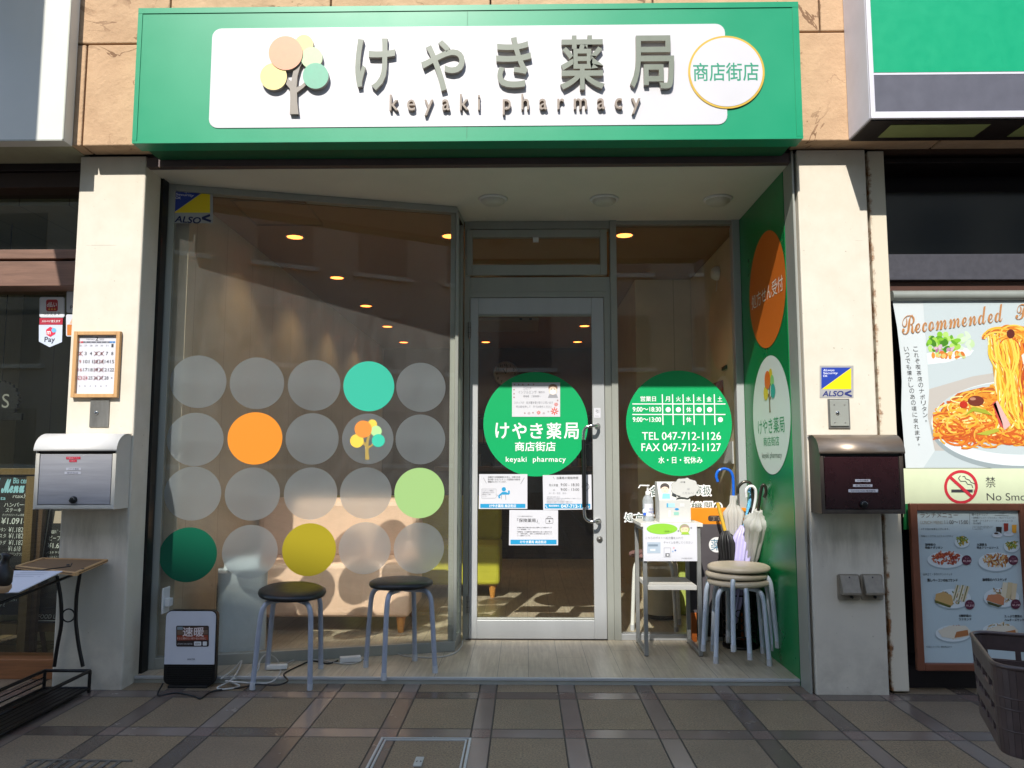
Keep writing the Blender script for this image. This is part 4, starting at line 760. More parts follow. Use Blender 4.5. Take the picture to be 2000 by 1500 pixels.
# paper drop box with slanted top
by0, by1 = .60, .74; BP = front(by0); xb0, xb1 = at(1288, 1000, by0).x, at(1349, 1000, by0).x; zb0 = TZ + .0005; zm = at(1318, 977, by0).z; zt_ = at(1300, 941, by0 + .075).z
bx_ = thing('paper_box', 'white card drop box with cartoon boy picture on the small table', 'box', ((xb0 + xb1) / 2, (by0 + by1) / 2, zb0)); CARD = mat('white_card', 'c6c5c0', .6, 0, .02)
g = MB(); g.prism([(xb0, y, z) for y, z in ((by0, zb0), (by1, zb0), (by1, zt_), (by0 + .075, zt_), (by0, zm))], CARD, (xb1 - xb0, 0, 0)); g.build('box', bx_, bevel=.0015)
BS = Pl((xb0, by0, zm), (1, 0, 0), (0, .075, zt_ - zm)); g = MB(); o3 = .0012
for x0_, y0_, x1_, y1_, c_ in ((1302, 983, 1318, 991, 'a8d4e4'), (1302, 983, 1305, 991, '4aa0c8'), (1328, 983, 1337, 990, 'd0d0d0'), (1306, 997, 1310, 1010, 'dcdcdc'), (1316, 1000, 1326, 1006, '8cc0b0')): g.flat(BP, [(x0_, y1_), (x1_, y1_), (x1_, y0_), (x0_, y0_)], ink(c_), o3 + .0002 * (c_[0] == '4'))
g.flat(BP, circ(1322, 994.5, 4, 2.2, 16), ink('2a8ac8'), o3); g.flat(BP, circ(1319, 1012, 2.2, n=12), ink('d4d4d4'), o3); g.flat(BP, circ(1326, 1012, 2.2, n=12), ink('d4d4d4'), o3)
g.flat(BS, circ(1298.5, 951.5, 9, 8, 26), ink('3a3430'), o3); g.flat(BS, circ(1298.5, 957, 7.8, 6.6, 26), ink('d9bda8'), o3 + .0003); g.flat(BS, [(1293, 974), (1309, 974), (1308, 964), (1294, 964)], ink('7ab8dc'), o3)
for x in (1295.5, 1301.5): g.flat(BS, circ(x, 954.5, .7, n=8), DT, o3 + .0006)
g.line(BS, [(1296.5, 958.5), (1298.5, 959.5), (1300.5, 958.5)], .6, ink('b05048'), o3 + .0006); g.build('printed_pictures', bx_)
CP = front(by0 - .006); g = MB(); pts = []
for i in range(9): a = 2 * math.pi * i / 9; pts += [(1338 + 22 * math.cos(a) + 5.5 * math.cos(b), 953 + 14.5 * math.sin(a) + 5.5 * math.sin(b)) for b in (a - .9, a - .45, a, a + .45, a + .9)]
tail = [(1322, 967), (1320, 974), (1330, 969)]
g.prism([CP.pt(x, y, .0003) for x, y in [(1338 + (x - 1338) * 1.025, 953 + (y - 953) * 1.035) for x, y in pts]][::-1], ink('4a4a4a'), CP.n * .001); g.prism([CP.pt(x, y, 0) for x, y in tail][::-1], CARD, CP.n * .0022); g.prism([CP.pt(x, y, .0014) for x, y in pts][::-1], CARD, CP.n * .0008)
g.text(CP, '処方箋', (1329, 940, 1338, 943), DT, .003); g.text(CP, 'は', (1342, 953, 1347, 957), GT, .003); g.text(CP, 'こちらへ！', (1333, 961, 1355, 965), GT, .003)
g.obox(CP.pt(1336, 960, -.001), (.012, 0, 0), (0, 0, -.03), (0, .012, 0), CARD)
g.build('speech_bubble_card', loc=CP.pt(1338, 953), tag_=('white cloud shaped speech bubble card on the paper drop box', 'card'))
# pump bottle
bp = at(1266, 1011, .70); bp.z = TZ + .0005; bt = thing('pump_bottle', 'clear hand sanitiser bottle with white pump on the small table', 'bottle', bp); CLR = glassmat('clear_plastic', (.86, .9, .92), .5, (.84, .87, .9))
g = MB(); g.lathe([(.030, 0), (.031, .004), (.031, .115), (.026, .135), (.012, .148), (.011, .152)], bp, CLR, Z3, 28); g.lathe([(.0285, .003), (.0285, .095), (0, .0951)], bp, filmmat('clear_gel', 'd4dde0', .7, .1), Z3, 24); g.build('body', bt)
g = MB(); g.lathe([(.0135, .150), (.0135, .168), (.006, .172), (.006, .196), (.012, .198), (.012, .206), (0, .207)], bp, M['white_p'], Z3, 20); g.tube([bp + V((0, 0, .202)), bp + V((-.045, -.01, .203)), bp + V((-.054, -.012, .188))], .0045, M['white_p'], 10); g.build('pump', bt)
g = MB(); n_ = 14; vs = [bp + V((.0315 * math.sin(a), -.0315 * math.cos(a), z)) for z in (.03, .1) for a in [R(-50 + 100 * i / n_) for i in range(n_ + 1)]]
g.add(vs, [(i, i + 1, n_ + 2 + i, n_ + 1 + i) for i in range(n_)], M['paper'], True); LBP = front(bp.y - .0325)
g.text(LBP, '手指', (1268, 992, 1276, 996), ink('3a4a8a'), .001); g.text(LBP, '消毒用', (1266, 998, 1277, 1002), ink('3a4a8a'), .001); g.flat(LBP, circ(1259, 998, 4, 5, 16), ink('c8d4e8'), .001); g.flat(LBP, circ(1259, 1004, 3, 3, 12), ink('2a5ac0'), .0014); g.build('label', bt)
# ------------------------------------------------------------------ umbrella stand and umbrellas
uy = .80; us_ = at(1441, 1094, uy); ud = thing('umbrella_stand', 'black openwork metal umbrella stand behind the beige stools', 'umbrella stand', (us_.x, uy, .03)); IR = mat('black_iron', '16110f', .4, .3, .1)
def hoop(g, c_, r, z, th, m): g.tube([(c_.x + r * math.cos(R(a)), c_.y + r * math.sin(R(a)), z) for a in range(0, 361, 12)], th, m, 8, False)
g = MB(); zr_ = us_.z; hoop(g, V((us_.x, uy, 0)), .095, zr_, .005, IR); hoop(g, V((us_.x, uy, 0)), .095, .33, .004, IR); hoop(g, V((us_.x, uy, 0)), .095, .1, .005, IR); g.build('hoops', ud)
g = MB()
for a in range(0, 360, 30): g.tube([(us_.x + .095 * math.cos(R(a)), uy + .095 * math.sin(R(a)), .05), (us_.x + .095 * math.cos(R(a)), uy + .095 * math.sin(R(a)), zr_)], .0035, IR, 8)
for a in range(15, 360, 30):
    for z in (.16, .23, .39, .46):
        n = V((math.cos(R(a)), math.sin(R(a)), 0)); tt = Z3.cross(n); g.tube([V((us_.x, uy, z)) + n * .094 + (tt * math.cos(R(b)) + Z3 * math.sin(R(b))) * .022 for b in range(0, 361, 30)], .003, IR, 6, False)
g.build('scroll_cage', ud); g = MB(); g.lathe([(0, .0), (.1, .0), (.1, .012), (.085, .02), (0, .02)], (us_.x, uy, .031), IR, Z3, 32); g.build('tray', ud)
def umbrella(label, hook, top, bot, prof, Y, hm_, cm, shaft=None, hr=.0085, strap=None, wav=.2, zlow=.075):
    P = Y if isinstance(Y, Pl) else front(Y); p0, p1 = P.pt(*top), P.pt(*bot); d = (p1 - p0).normalized(); L = (p1 - p0).length; low = p0 + d * ((p0.z - zlow) / -d.z)
    t = thing('umbrella', label, 'umbrella', low, 0, 'umbrellas in the black stand'); g = MB(); g.tube(smooth([P.pt(*q) for q in hook], 5), hr, hm_, 12); g.build('handle', t)
    full = (low - p0).length - .05; g = MB(); g.lathe([(r_ * 1.5, f_ * full) for r_, f_ in prof], p0, cm, d, 48, wav); cn = g.build('canopy', t)
    if strap: q = P.pt(*strap[0]); g = MB(); h_ = (q - p0).dot(d); g.lathe([(strap[2], h_ - .006), (strap[2], h_ + .006)], p0, ink(strap[1]), d, 24); g.build('strap', cn)
    g = MB(); g.tube([p0 - d * .01, low], .004, shaft or M['steel'], 8); g.build('shaft', t)
    g = MB(); g.lathe([(.006, full), (.005, full + .05), (0, full + .05)], p0, M['white_p'], d, 10); g.build('ferrule', t)
BLU = mat('blue_plastic', '1f5fc4', .2, 0, .02); CLU = filmmat('clear_umbrella_vinyl', 'e6e4de', .15, .35, .5); YEL = mat('yellow_plastic', 'd0a93c', .35, 0, .03); BKN = mat('black_nylon', '121113', .45, 0, .2, 60)
LIL = mat('lilac_vinyl', 'b2abd6', .35, 0, .06); BGL = mat('blue_glitter_plastic', '6fb6d8', .2, 0, .35, 160); WHP = mat('white_handle', 'dedede', .25, 0, .02); DCH = mat('dark_chrome', '4a463f', .22, .6, .1)
pr1 = [(.012, 0), (.014, .06), (.026, .10), (.036, .13), (.030, .20), (.026, .30), (.026, .34), (.028, .5), (.022, .8), (.008, 1)]
umbrella('clear umbrella with a bright blue hooked handle', [(1402, 941), (1399, 930), (1403, 920), (1414, 915.5), (1426, 920), (1431.5, 932), (1432.5, 955), (1432.5, 968)], (1433, 968), (1434, 1092), pr1, uy, BLU, CLU, strap=((1433, 1036), '5a4a80', .028))
umbrella('black umbrella with a straight yellow handle', [(1401.5, 982), (1405, 996), (1410, 1014), (1416, 1036)], (1417, 1037), (1422, 1094), [(.012, 0), (.022, .05), (.03, .12), (.026, .25), (.032, .35), (.026, .6), (.008, 1)], uy - .03, YEL, BKN, hr=.0105, wav=.25)
umbrella('lilac child umbrella with a glittery pale blue handle', [(1463, 962), (1467, 955), (1470, 958), (1468, 966), (1463, 985), (1459, 1008), (1454, 1028)], (1454, 1027), (1446, 1094), [(.014, 0), (.018, .03), (.024, .06), (.036, .14), (.034, .3), (.03, .6), (.008, 1)], uy - .05, BGL, LIL, hr=.0115)
umbrella('clear umbrella with a white hooked handle', [(1457.5, 970), (1457, 958), (1462, 951), (1470, 950), (1475.5, 957), (1476, 972), (1473, 990), (1470, 1003)], (1470, 1003), (1457, 1092), [(.012, 0), (.014, .06), (.024, .12), (.022, .3), (.02, .6), (.008, 1)], Pl((0, .79, .5), (1, 0, 0), (0, -.13, .5)), WHP, CLU, zlow=.3)
umbrella('clear umbrella with a dark metal handle at the right of the stand', [(1492.5, 971), (1496, 962), (1495, 951), (1491, 947), (1487.5, 953), (1484, 972), (1481, 996)], (1481, 997), (1466, 1094), [(.014, 0), (.016, .07), (.032, .12), (.044, .17), (.036, .25), (.03, .45), (.026, .7), (.008, 1)], Pl((0, .77, .5), (1, 0, 0), (0, -.27, .5)), DCH, CLU, zlow=.4)
umbrella('dark umbrella with a smoky curved handle at the back of the stand', [(1440.5, 964), (1442, 952), (1450, 943), (1460, 941), (1468, 948), (1470, 965), (1470, 990)], (1470, 992), (1468, 1094), [(.01, 0), (.02, .1), (.028, .2), (.024, .5), (.008, 1)], Pl((0, .80, .5), (1, 0, 0), (0, -.11, .5)), DCH, BKN, zlow=.2)
# banner behind the stools: orange and charcoal freestanding sign
FY = .905; FP_ = front(FY); g = MB(); x0, x1 = at(1344, 1200, FY).x, 1.325; zt1 = at(1370, 992, FY).z; zo = at(1370, 1024, FY).z
fb = thing('floor_sign', 'orange and charcoal floor sign with a white medicine character disc behind the umbrellas', 'sign', ((x0 + x1) / 2, FY, .03))
g.box(x0, x1, FY, FY + .03, .2, zo, mat('charcoal_board', '4a464a', .5, 0, .05)); g.box(x0, x1, FY, FY + .03, zo, zt1, mat('orange_board', 'd98416', .45, 0, .03)); g.build('board', fb, bevel=.002)
g = MB(); g.box(x0 + .02, x0 + .05, FY, FY + .03, .031, .2, mat('rust_orange_leg', 'a8581c', .5)); g.box(x1 - .05, x1 - .02, FY, FY + .03, .031, .2, MATS['rust_orange_leg']); g.box(x0 + .05, x1 - .05, FY + .005, FY + .025, .06, .2, M['black']); g.build('feet', fb, bevel=.002)
g = MB(); g.flat(FP_, rrect(1383, 1007, 1424, 1018, 4), ink('3a3230'), .001); g.text(FP_, '丁さ', (1388, 1008.5, 1412, 1016.5), ink('8a7a68'), .002, bold=.02); g.flat(FP_, circ(1400, 1064, 15.5, 15, 40), ink('dcdcdc'), .001); g.text(FP_, '薬', (1388, 1053, 1412, 1075), ink('4a7a94'), .002); g.build('print', fb)
# ------------------------------------------------------------------ heater, cables
hyv = .05; HP = front(hyv - .001); hx0, hx1 = -1.768, -1.515; ht_ = at(380, 1192, hyv).z
h = thing('panel_heater', 'white panel heater with black base and edge on the pavement by the left pillar', 'heater', ((hx0 + hx1) / 2, hyv, .0))
g = MB(); g.prism([(a, hyv, b) for a, b in rrect(hx0, .012, hx1, ht_, .03, 6)], M['black'], (0, .03, 0)); g.box(hx0 + .03, hx1 - .03, hyv - .02, hyv + .08, .0, .0115, M['black']); g.build('casing', h, bevel=.003)
zs_ = at(380, 1297, hyv).z
def cutr(x0, z0, x1, z1, r): return [(x1, z0)] + [(x1 - r + r * math.cos(R(a)), z1 - r + r * math.sin(R(a))) for a in range(0, 91, 15)] + [(x0 + r - r * math.cos(R(a)), z1 - r + r * math.sin(R(a))) for a in range(90, -1, -15)] + [(x0, z0)]
g = MB(); g.prism([(a, hyv - .0015, b) for a, b in cutr(hx0 + .004, zs_, hx1 - .004, ht_ - .004, .027)], mat('heater_white', 'c6c8cf', .35, 0, .02), (0, -.006, 0)); g.build('front_panel', h, bevel=.0015)
g = MB(); 
for k in range(9): z = .025 + k * (zs_ - .04) / 8; g.box(hx0 + .015, hx1 - .015, hyv - .004, hyv - .0005, z, z + .004, M['black'])
g.build('grille', h)
HF = front(hyv - .0078); g = MB(); g.flat(HF, rrect(344, 1222, 408, 1263, 3), ink('2a1d1a'), .0004); g.flat(HF, [(346, 1251), (407, 1250), (406, 1240), (346, 1241)], ink('8a3a22'), .0008); g.flat(HF, [(346, 1240), (406, 1239), (406, 1230), (346, 1231)], ink('6b5546'), .0008); g.flat(HF, [(346, 1230), (357, 1230), (357, 1224), (346, 1224)], ink('7d8a90'), .0008); g.flat(HF, [(358, 1230), (406, 1229), (406, 1224), (358, 1224)], ink('4c3a30'), .0008)
g.text(HF, '速暖', (357, 1225, 398, 1243), ink('dca090'), .0012, bold=.025); g.text(HF, '速暖', (357, 1225, 398, 1243), ink('d8d4d4'), .0016, bold=.008); g.text(HF, 'すぐに暖めたい朝や夜の時間に', (345, 1244.5, 403, 1249), ink('d0b8b0'), .0012)
g.text(HF, 'CERAMIC FAN HEATER', (346, 1256, 376, 1259), ink('b8b8b8'), .0012); g.flat(HF, rrect(379, 1253, 393, 1261, 1.2), ink('d8d8d8'), .0008); g.flat(HF, rrect(396, 1253, 404, 1261, 1.2), ink('d8d8d8'), .0008); g.text(HF, '600W', (381, 1255, 391, 1259), DT, .0012)
g.text(HF, 'HEATER', (366, 1286, 381, 1289), ink('5a5c66'), .0008, bold=.02); g.build('sticker', h)
CW = mat('white_cable', 'b9b7b0', .5, 0, .03); CK = mat('black_cable', '131313', .5, 0, .03)
def cable(label, pts, r, m): g = MB(); g.tube(smooth(pts, 8), r, m, 8); return g.build('cable', loc=pts[0], tag_=(label, 'cable', 'cables on the floor by the slanted window'))
f = lambda px, py, z=.034: atz(px, py, z)
cable('white cable looped between the heater and the black stool', [f(432, 1325, .06), f(455, 1308, .05), f(472, 1291, .06), f(455, 1325, .04), f(425, 1343, .006), f(440, 1346, .006), f(468, 1340, .006), f(452, 1329, .02), f(500, 1312), f(508, 1290, .08), f(522, 1278, .1), f(540, 1288, .06), f(548, 1310), f(530, 1332, .03), f(490, 1334, .03), f(440, 1330, .04)], .0042, CW)
cable('black cable lying on the pavement below the heater', [f(318, 1335, .03), f(309, 1358, .005), f(345, 1353, .005), f(380, 1360, .005), f(392, 1364, .005), f(415, 1350, .005), f(470, 1343, .005), f(500, 1337, .03), f(540, 1338, .03), f(562, 1330), f(555, 1316), f(585, 1300), f(610, 1291), f(640, 1296), f(660, 1290)], .004, CK)
cable('pale cable running along the foot of the slanted window to the door', [f(545, 1302), f(580, 1288), f(620, 1289), f(690, 1296), f(730, 1270), f(755, 1268), f(790, 1281), f(850, 1284), f(885, 1277), f(900, 1264), f(904, 1249)], .004, CW)
pst = f(686, 1292); g = MB(); g.obox(f(664, 1296), (.105, .035, 0), (-.013, .04, 0), (0, 0, .028), M['white_p']); g.build('power_strip', loc=f(664, 1296), bevel=.004, tag_=('white power strip on the plank floor between the black stools', 'power strip'))
g = MB(); g.obox(f(520, 1309), (.1, .014, 0), (-.005, .036, 0), (0, 0, .022), M['white_p']); g.build('cable_adapter', loc=f(520, 1309), bevel=.004, tag_=('white adapter block on the floor under the left black stool', 'adapter'))
# ------------------------------------------------------------------ left: payment stickers, hanging sign, chalkboards, display stand
GL = front(.238)
g = MB(); g.flat(GL, rrect(77, 580, 126, 620, 4), ink('c9ccd4'), .001); g.flat(GL, rrect(79, 582, 124, 618, 3), ink('d9dbe0'), .0014); g.flat(GL, rrect(90, 585, 113, 608, 4), ink('b02a30'), .002); g.text(GL, 'd払い', (92, 590, 111, 600), WI, .0026, bold=.02)
for x in (96, 101.5, 107): g.flat(GL, circ(x, 604, 1.7, n=10), ink('e0a83c'), .0026)
g.text(GL, 'つかえます', (84, 610, 118, 616), ink('4a4a52'), .002); g.flat(GL, [(77, 634), (122, 634), (123, 621), (77, 621)], ink('a8243a'), .001); g.text(GL, 'メルペイ使えます', (82, 625, 118, 630), WI, .002, bold=.01)
g.flat(GL, [(76, 634.5), (122, 634.5), (121, 668), (97, 678), (76, 667)], ink('c2cbdb'), .001); g.flat(GL, [(90, 644), (98, 638), (108, 643), (108, 652), (98, 658), (90, 653)], ink('d0304a'), .002); g.flat(GL, circ(105, 645, 4.5, n=18), ink('6ab4e4'), .0024); g.text(GL, 'm', (92, 647, 99, 653), WI, .003, bold=.02); g.text(GL, 'Pay', (87, 658, 107, 671), ink('2a2a38'), .002, bold=.012)
g.build('payment_sticker', loc=GL.pt(100, 630), tag_=('shield shaped stack of red and white payment stickers on the left shop glass', 'sticker'))
g = MB(); g.flat(GL, rrect(130, 569, 172, 611, 3), ink('c9ccd4'), .001); g.text(GL, 'PayPay', (137, 597, 168, 607), DT, .002); g.flat(GL, rrect(129, 614, 172, 657, 3), ink('c9ccd4'), .001); g.flat(GL, [(131, 655), (171, 655), (171, 632), (131, 634)], ink('c4742c'), .002); g.flat(GL, [(136, 632), (144, 616), (150, 616), (150, 632)], ink('d8a888'), .002)
g.build('payment_sticker', loc=GL.pt(145, 612), tag_=('white and orange payment stickers half hidden behind the left pillar', 'sticker'))
BSP = front(.6); bc = BSP.ab(4, 782); g = MB(); pts = []
for i in range(48): r_ = .115 if i % 2 else .102; pts.append((bc[0] + r_ * math.cos(2 * math.pi * i / 48), bc[1] + r_ * math.sin(2 * math.pi * i / 48)))
g.prism([BSP.P(a, b) for a, b in pts], M['black'], BSP.n * .02); g.prism([BSP.P(bc[0] + a, bc[1] + b, -.002) for a, b in ((-.2, -.115), (.13, -.115), (.13, -.075), (-.2, -.06))], M['black'], BSP.n * .02)
g.text(BSP, 'い', (-22, 772, 2, 797), ink('b8b8b8'), .022); g.text(BSP, 'S', (8, 770, 22, 797), ink('8c8c8c'), .022); g.tube([BSP.P(bc[0], bc[1] + .1, .01), BSP.P(bc[0], 2.49, .01)], .003, M['black'], 6)
g.build('hanging_sign', loc=BSP.P(*bc), tag_=('black toothed round sign with white letters hanging in the left shop window', 'sign'))
# small lamp high in the left window
lp = at(45, 374, .5); t = thing('spot_lamp', 'small unlit spot lamp under the ceiling of the left shop', 'lamp', lp); g = MB(); g.box(lp.x - .07, lp.x + .03, .47, .53, lp.z, lp.z + .03, M['black']); g.tube([(lp.x - .02, .5, lp.z + .03), (lp.x - .02, .5, 2.51)], .008, M['black'], 8); g.build('holder', t); g = MB(); g.lathe([(.012, 0), (.03, -.03), (.03, -.045), (0, -.05)], (lp.x - .015, .5, lp.z), M['white_p'], Z3, 18); g.build('bulb', t)
OAK = woodmat('easel_wood', '66512f', .55, 2, 10, .2); CHK = mat('chalkboard', '15161b', .75, 0, .2, 8); CH1, CH2 = ink('c8ccd0'), ink('8fc4d8')
EP = front(.42); t = thing('chalkboard', 'framed chalkboard easel with a handwritten lunch menu in the left shop window', 'menu board', EP.pt(20, 1290))
g = MB(); a0, a1 = EP.ab(-160, 1000)[0], EP.ab(66, 1000)[0]; zt_, zb_ = EP.ab(30, 927)[1], EP.ab(30, 1200)[1]
g.obox(EP.P(a0, zb_, .001), EP.u * (a1 - a0), Z3 * (zt_ - zb_), EP.n * .012, CHK); g.build('board', t)
g = MB(); g.obox(EP.P(a0, zt_, 0), EP.u * (a1 - a0 + .04), Z3 * .035, EP.n * .03, OAK)
pp = [(52, 1290), (66, 1290), (82, 996), (66, 996)]
g.prism([EP.pt(x, y, 0) for x, y in [(38, 1288), (54, 1288), (76, 930), (60, 930)]][::-1], OAK, EP.n * .035); g.prism([EP.pt(x, y, -.03) for x, y in [(58, 1288), (70, 1288), (94, 930), (80, 930)]][::-1], woodmat('easel_wood_dark', '4a3626', .55, 2, 10, .2), EP.n * .028)
g.obox(EP.P(a0, EP.ab(30, 1238)[1], .0), EP.u * (a1 - a0 - .04), Z3 * .055, EP.n * .025, OAK); g.build('frame', t, bevel=.002)
g = MB(); tx = lambda s_, b, m=CH1, bold=.01, sh=.1: g.text(EP, s_, b, m, .0145, bold=bold, shear=sh)
tx('𝓜𝓮𝓷𝓾', (6, 936, 50, 962), CH2, .02, 0); tx('l', (-8, 934, 2, 962), CH2, .01, .3); tx('Bis cena', (29, 933, 62, 944), CH2, .01); tx('data', (-8, 969, 14, 976), CH2); tx('rtax別', (28, 964, 61, 973), CH1, 0); tx('ハンバーグ', (11, 981, 60, 990)); tx('ステーキ', (14, 992, 44, 1000)); tx('デミグラスソース or 和風ソース', (8, 1003, 61, 1008), CH1, 0); tx('¥1.091-', (6, 1011, 53, 1023), CH1, .012)
for y, s_, v_ in ((1034, 'グラタン', '¥1.182'), (1046, 'パスタ', '¥1.182'), (1059, 'サラダ', '¥1.182'), (1071, '', '¥1.618')):
    tx(v_, (20 if s_ else 19, y - 5, 48 if s_ else 43, y + 5), CH1, 0)
    if s_: tx(s_, (-6, y - 4, 15, y + 4), CH1, 0)
tx('ヨーグルト ドリンクつき', (-2, 1078, 48, 1085), CH1, 0); tx('¥1,291', (13, 1169, 36, 1174), CH1, 0); tx('ドミ', (4, 1176, 13, 1184), CH1, 0); g.build('chalk_writing', t)
EB = front(.50); t = thing('chalkboard', 'black chalkboard with a white line border standing behind the wooden easel', 'menu board', EB.pt(90, 1220)); g = MB()
qd = [(60, 1216), (150, 1216), (150, 985), (98, 985)]; g.prism([EB.pt(x, y, 0) for x, y in qd][::-1], CHK, EB.n * .012); g.build('board', t); g = MB()
g.line(EB, [(99, 988), (65, 1203), (69, 1212), (150, 1213)], 1.6, CH1, .013); g.text(EB, 'FOOD LIST', (77, 1199, 124, 1207), CH1, .014, shear=.2); g.text(EB, '@ﾋﾞｰﾌ', (103, 1034, 125, 1042), CH1, .014); g.text(EB, 'ピーフ', (99, 1046, 120, 1055), CH1, .014); g.text(EB, '¥1.6', (96, 1060, 118, 1070), CH1, .014, bold=.01); g.text(EB, 'パスタ サラダ', (94, 1076, 124, 1081), CH1, .014); g.text(EB, 'セットメニュー', (94, 1085, 124, 1090), CH1, .014); g.flat(EB, [(104, 1022), (124, 1022), (124, 998), (108, 998)], ink('b8a8a0'), .013); g.build('chalk_writing', t)
g = MB(); 
for q_ in ([(48, 1290), (40, 1290), (66, 1216), (74, 1216)], [(88, 1290), (96, 1290), (84, 1216), (76, 1216)]): g.prism([EB.pt(x, y, -.01) for x, y in q_], MATS['easel_wood_dark'], EB.n * .01)
g.obox(EB.P(EB.ab(0, 1230)[0], EB.ab(60, 1234)[1], -.012), EB.u * .5, Z3 * .05, EB.n * .015, OAK); g.build('legs', t)
# display stand with basket
SI = mat('black_wire_steel', '17110f', .4, .4, .1); dsx0, dsx1 = -2.30, -2.06; yb_, yf_ = -.045, -.86
rr = atz(176, 1304, .085); dsx1 = at(176, 1304, yb_).x; dsx0 = at(88, 1304, yb_).x
t = thing('display_stand', 'black wire display stand with a low basket in front of the left pillar', 'display stand', ((dsx0 + dsx1) / 2, yb_, 0))
g = MB(); zt_, zb_ = .10, .02; xq = [(dsx0, yb_), (dsx1, yb_), (dsx1 - .0, yf_), (dsx0, yf_)]
for z, th in ((zt_, .008), (zb_, .007)): g.tube([(x, y, z) for x, y in xq + xq[:1]], th, SI, 8)
for x, y in xq: g.tube([(x, y, 0), (x, y, zt_)], .008, SI, 8)
for k in range(1, 7): x = dsx0 + (dsx1 - dsx0) * k / 7; g.tube([(x, yb_, zb_), (x, yf_, zb_)], .003, SI, 6); 
for z in (.045, .07): g.tube([(dsx0, yb_, z), (dsx0, yf_, z)], .003, SI, 6); g.tube([(dsx1, yf_, z), (dsx0, yf_, z)], .003, SI, 6)
g.box(dsx0, dsx1, yf_, yb_, zb_ - .006, zb_ + .0, SI); g.build('basket', t)
DS = front(yb_)
for path in ([(106, 1302), (112, 1262), (119, 1225), (120, 1200), (118, 1165), (111, 1125)], [(162, 1302), (154, 1262), (149, 1225), (148, 1200), (150, 1160), (157, 1115)]): g = MB(); g.tube(smooth([DS.pt(x, y) for x, y in path], 5), .009, SI, 10); g.build('leg', t)
c_ = DS.pt(133.5, 1202); g = MB(); g.tube([c_ + V((.03 * math.cos(R(a)), 0, .03 * math.sin(R(a)))) for a in range(0, 361, 15)], .0035, SI, 8, False); g.build('ring', t)
g = MB(); tz = .60; g.tube([(dsx0 - .1, -.02, tz), (dsx1 + .02, -.02, tz), (dsx1 + .02, -.8, tz - .06), (dsx0 - .1, -.8, tz - .06), (dsx0 - .1, -.02, tz)], .006, SI, 8); g.build('top_rail', t)
CORK = mat('brown_hardboard', '7d5f40', .8, 0, .1, 60); c1, c2, c3, c4 = at(82, 1093, -.02), at(211, 1096, -.02), atz(148, 1123, .61), atz(30, 1109, .61); g = MB()
def slab(mb, cs, th, m): cs = [V(c) for c in cs]; n = (cs[1] - cs[0]).cross(cs[3] - cs[0]).normalized(); n = n if n.z > 0 else -n; mb.prism(cs[::-1], m, n * th)
slab(g, [c1, c2, c3, c4], .006, CORK); t = thing('pin_board', 'picture frame lying face down with its brown backing up on the wire stand', 'picture frame', c1); g.build('backing', t)
g = MB()
for p, q_ in ((c1, c2), (c2, c3), (c3, c4), (c4, c1)): d_ = (q_ - p); nn = Z3.cross(d_).normalized() * -.014; g.obox(p + V((0, 0, -.004)), d_, nn, (0, 0, .014), FRW)
g.build('frame', t, bevel=.001); g = MB()
for x, y in ((162, 1107), (133, 1099)): p = atz(x, y, .63); g.lathe([(.008, 0), (.006, .005), (0, .005)], (p.x, p.y, p.z - .012), M['black'], Z3, 10)
p, q_ = atz(62, 1116, .625), atz(138, 1106, .63); g.tube([p, q_, q_ + V((.0, .01, .012))], .0025, M['black'], 6); g.build('clips', t)
w1, w2, w3, w4 = atz(25, 1116, .628), atz(122, 1117, .628), atz(36, 1158, .60), atz(-80, 1160, .60); g = MB(); slab(g, [w1, w2, w3, w4], .004, M['paper']); p = atz(55, 1125, .634)
pw = Pl(w3 + V((0, 0, .0)), (w2 - w3), (w4 - w3)); n_ = (w2 - w3).cross(w4 - w3).normalized(); n_ = n_ if n_.z > 0 else -n_
for k in range(3): a = w1.lerp(w4, .1 + .09 * k); b = w2.lerp(w3, .1 + .09 * k); s0_, s1_ = a.lerp(b, .25), a.lerp(b, .8); e_ = (w4 - w1).normalized() * .008; g.add([s0_ + n_ * .0045, s1_ + n_ * .0045, s1_ + e_ + n_ * .0045, s0_ + e_ + n_ * .0045], [(0, 1, 2, 3)], ink('9a9aa4'))
g.build('menu_sheet', loc=w2, tag_=('white printed sheet lying on the wire display stand', 'paper'))
o_ = atz(0, 1128, .68); g = MB(); g.lathe([(0, -.05), (.03, -.045), (.042, -.01), (.036, .03), (.018, .045), (.012, .07), (.02, .085), (0, .09)], o_, mat('dark_wood_ornament', '17100d', .5), V((.25, 0, 1)), 20); g.lathe([(.043, -.02), (.046, -.03), (.04, -.045)], o_, ink('b08a68'), V((.25, 0, 1)), 20)
g.build('ornament', loc=o_, tag_=('small dark rounded ornament with a tan band at the left edge of the stand', 'ornament'))
# ------------------------------------------------------------------ right: posters and menu
QP = front(CY - .045); pst_ = thing('food_poster', 'large white poster of red pasta hung from a grey rail in the cafe window', 'poster', QP.pt(1880, 590)); OFF = .0
WH = mat('poster_white', 'c6cccc', .4, 0, .015, 2, bmp=.15, bs=5); g = MB()
out_ = [(1743, 588), (1752, 640), (1759, 700), (1761, 745), (1760, 800), (1764, 850), (1769, 914), (2120, 914), (2120, 588)]
g.prism([QP.pt(x, y, 0) for x, y in out_], WH, QP.n * .002); g.build('sheet', pst_)
g = MB(); a, b = at(1741, 578, CY - .05), at(2120, 578, CY - .05); g.tube([(a.x, CY - .05, a.z), (b.x, CY - .05, a.z)], .026, mat('grey_rail', '8f938c', .4, .2, .05), 20); g.build('rail', pst_)
g = MB(); L0 = .0026; DOT = [0]
def pf(pts, c_, off): g.flat(QP, pts, ink(c_), off)
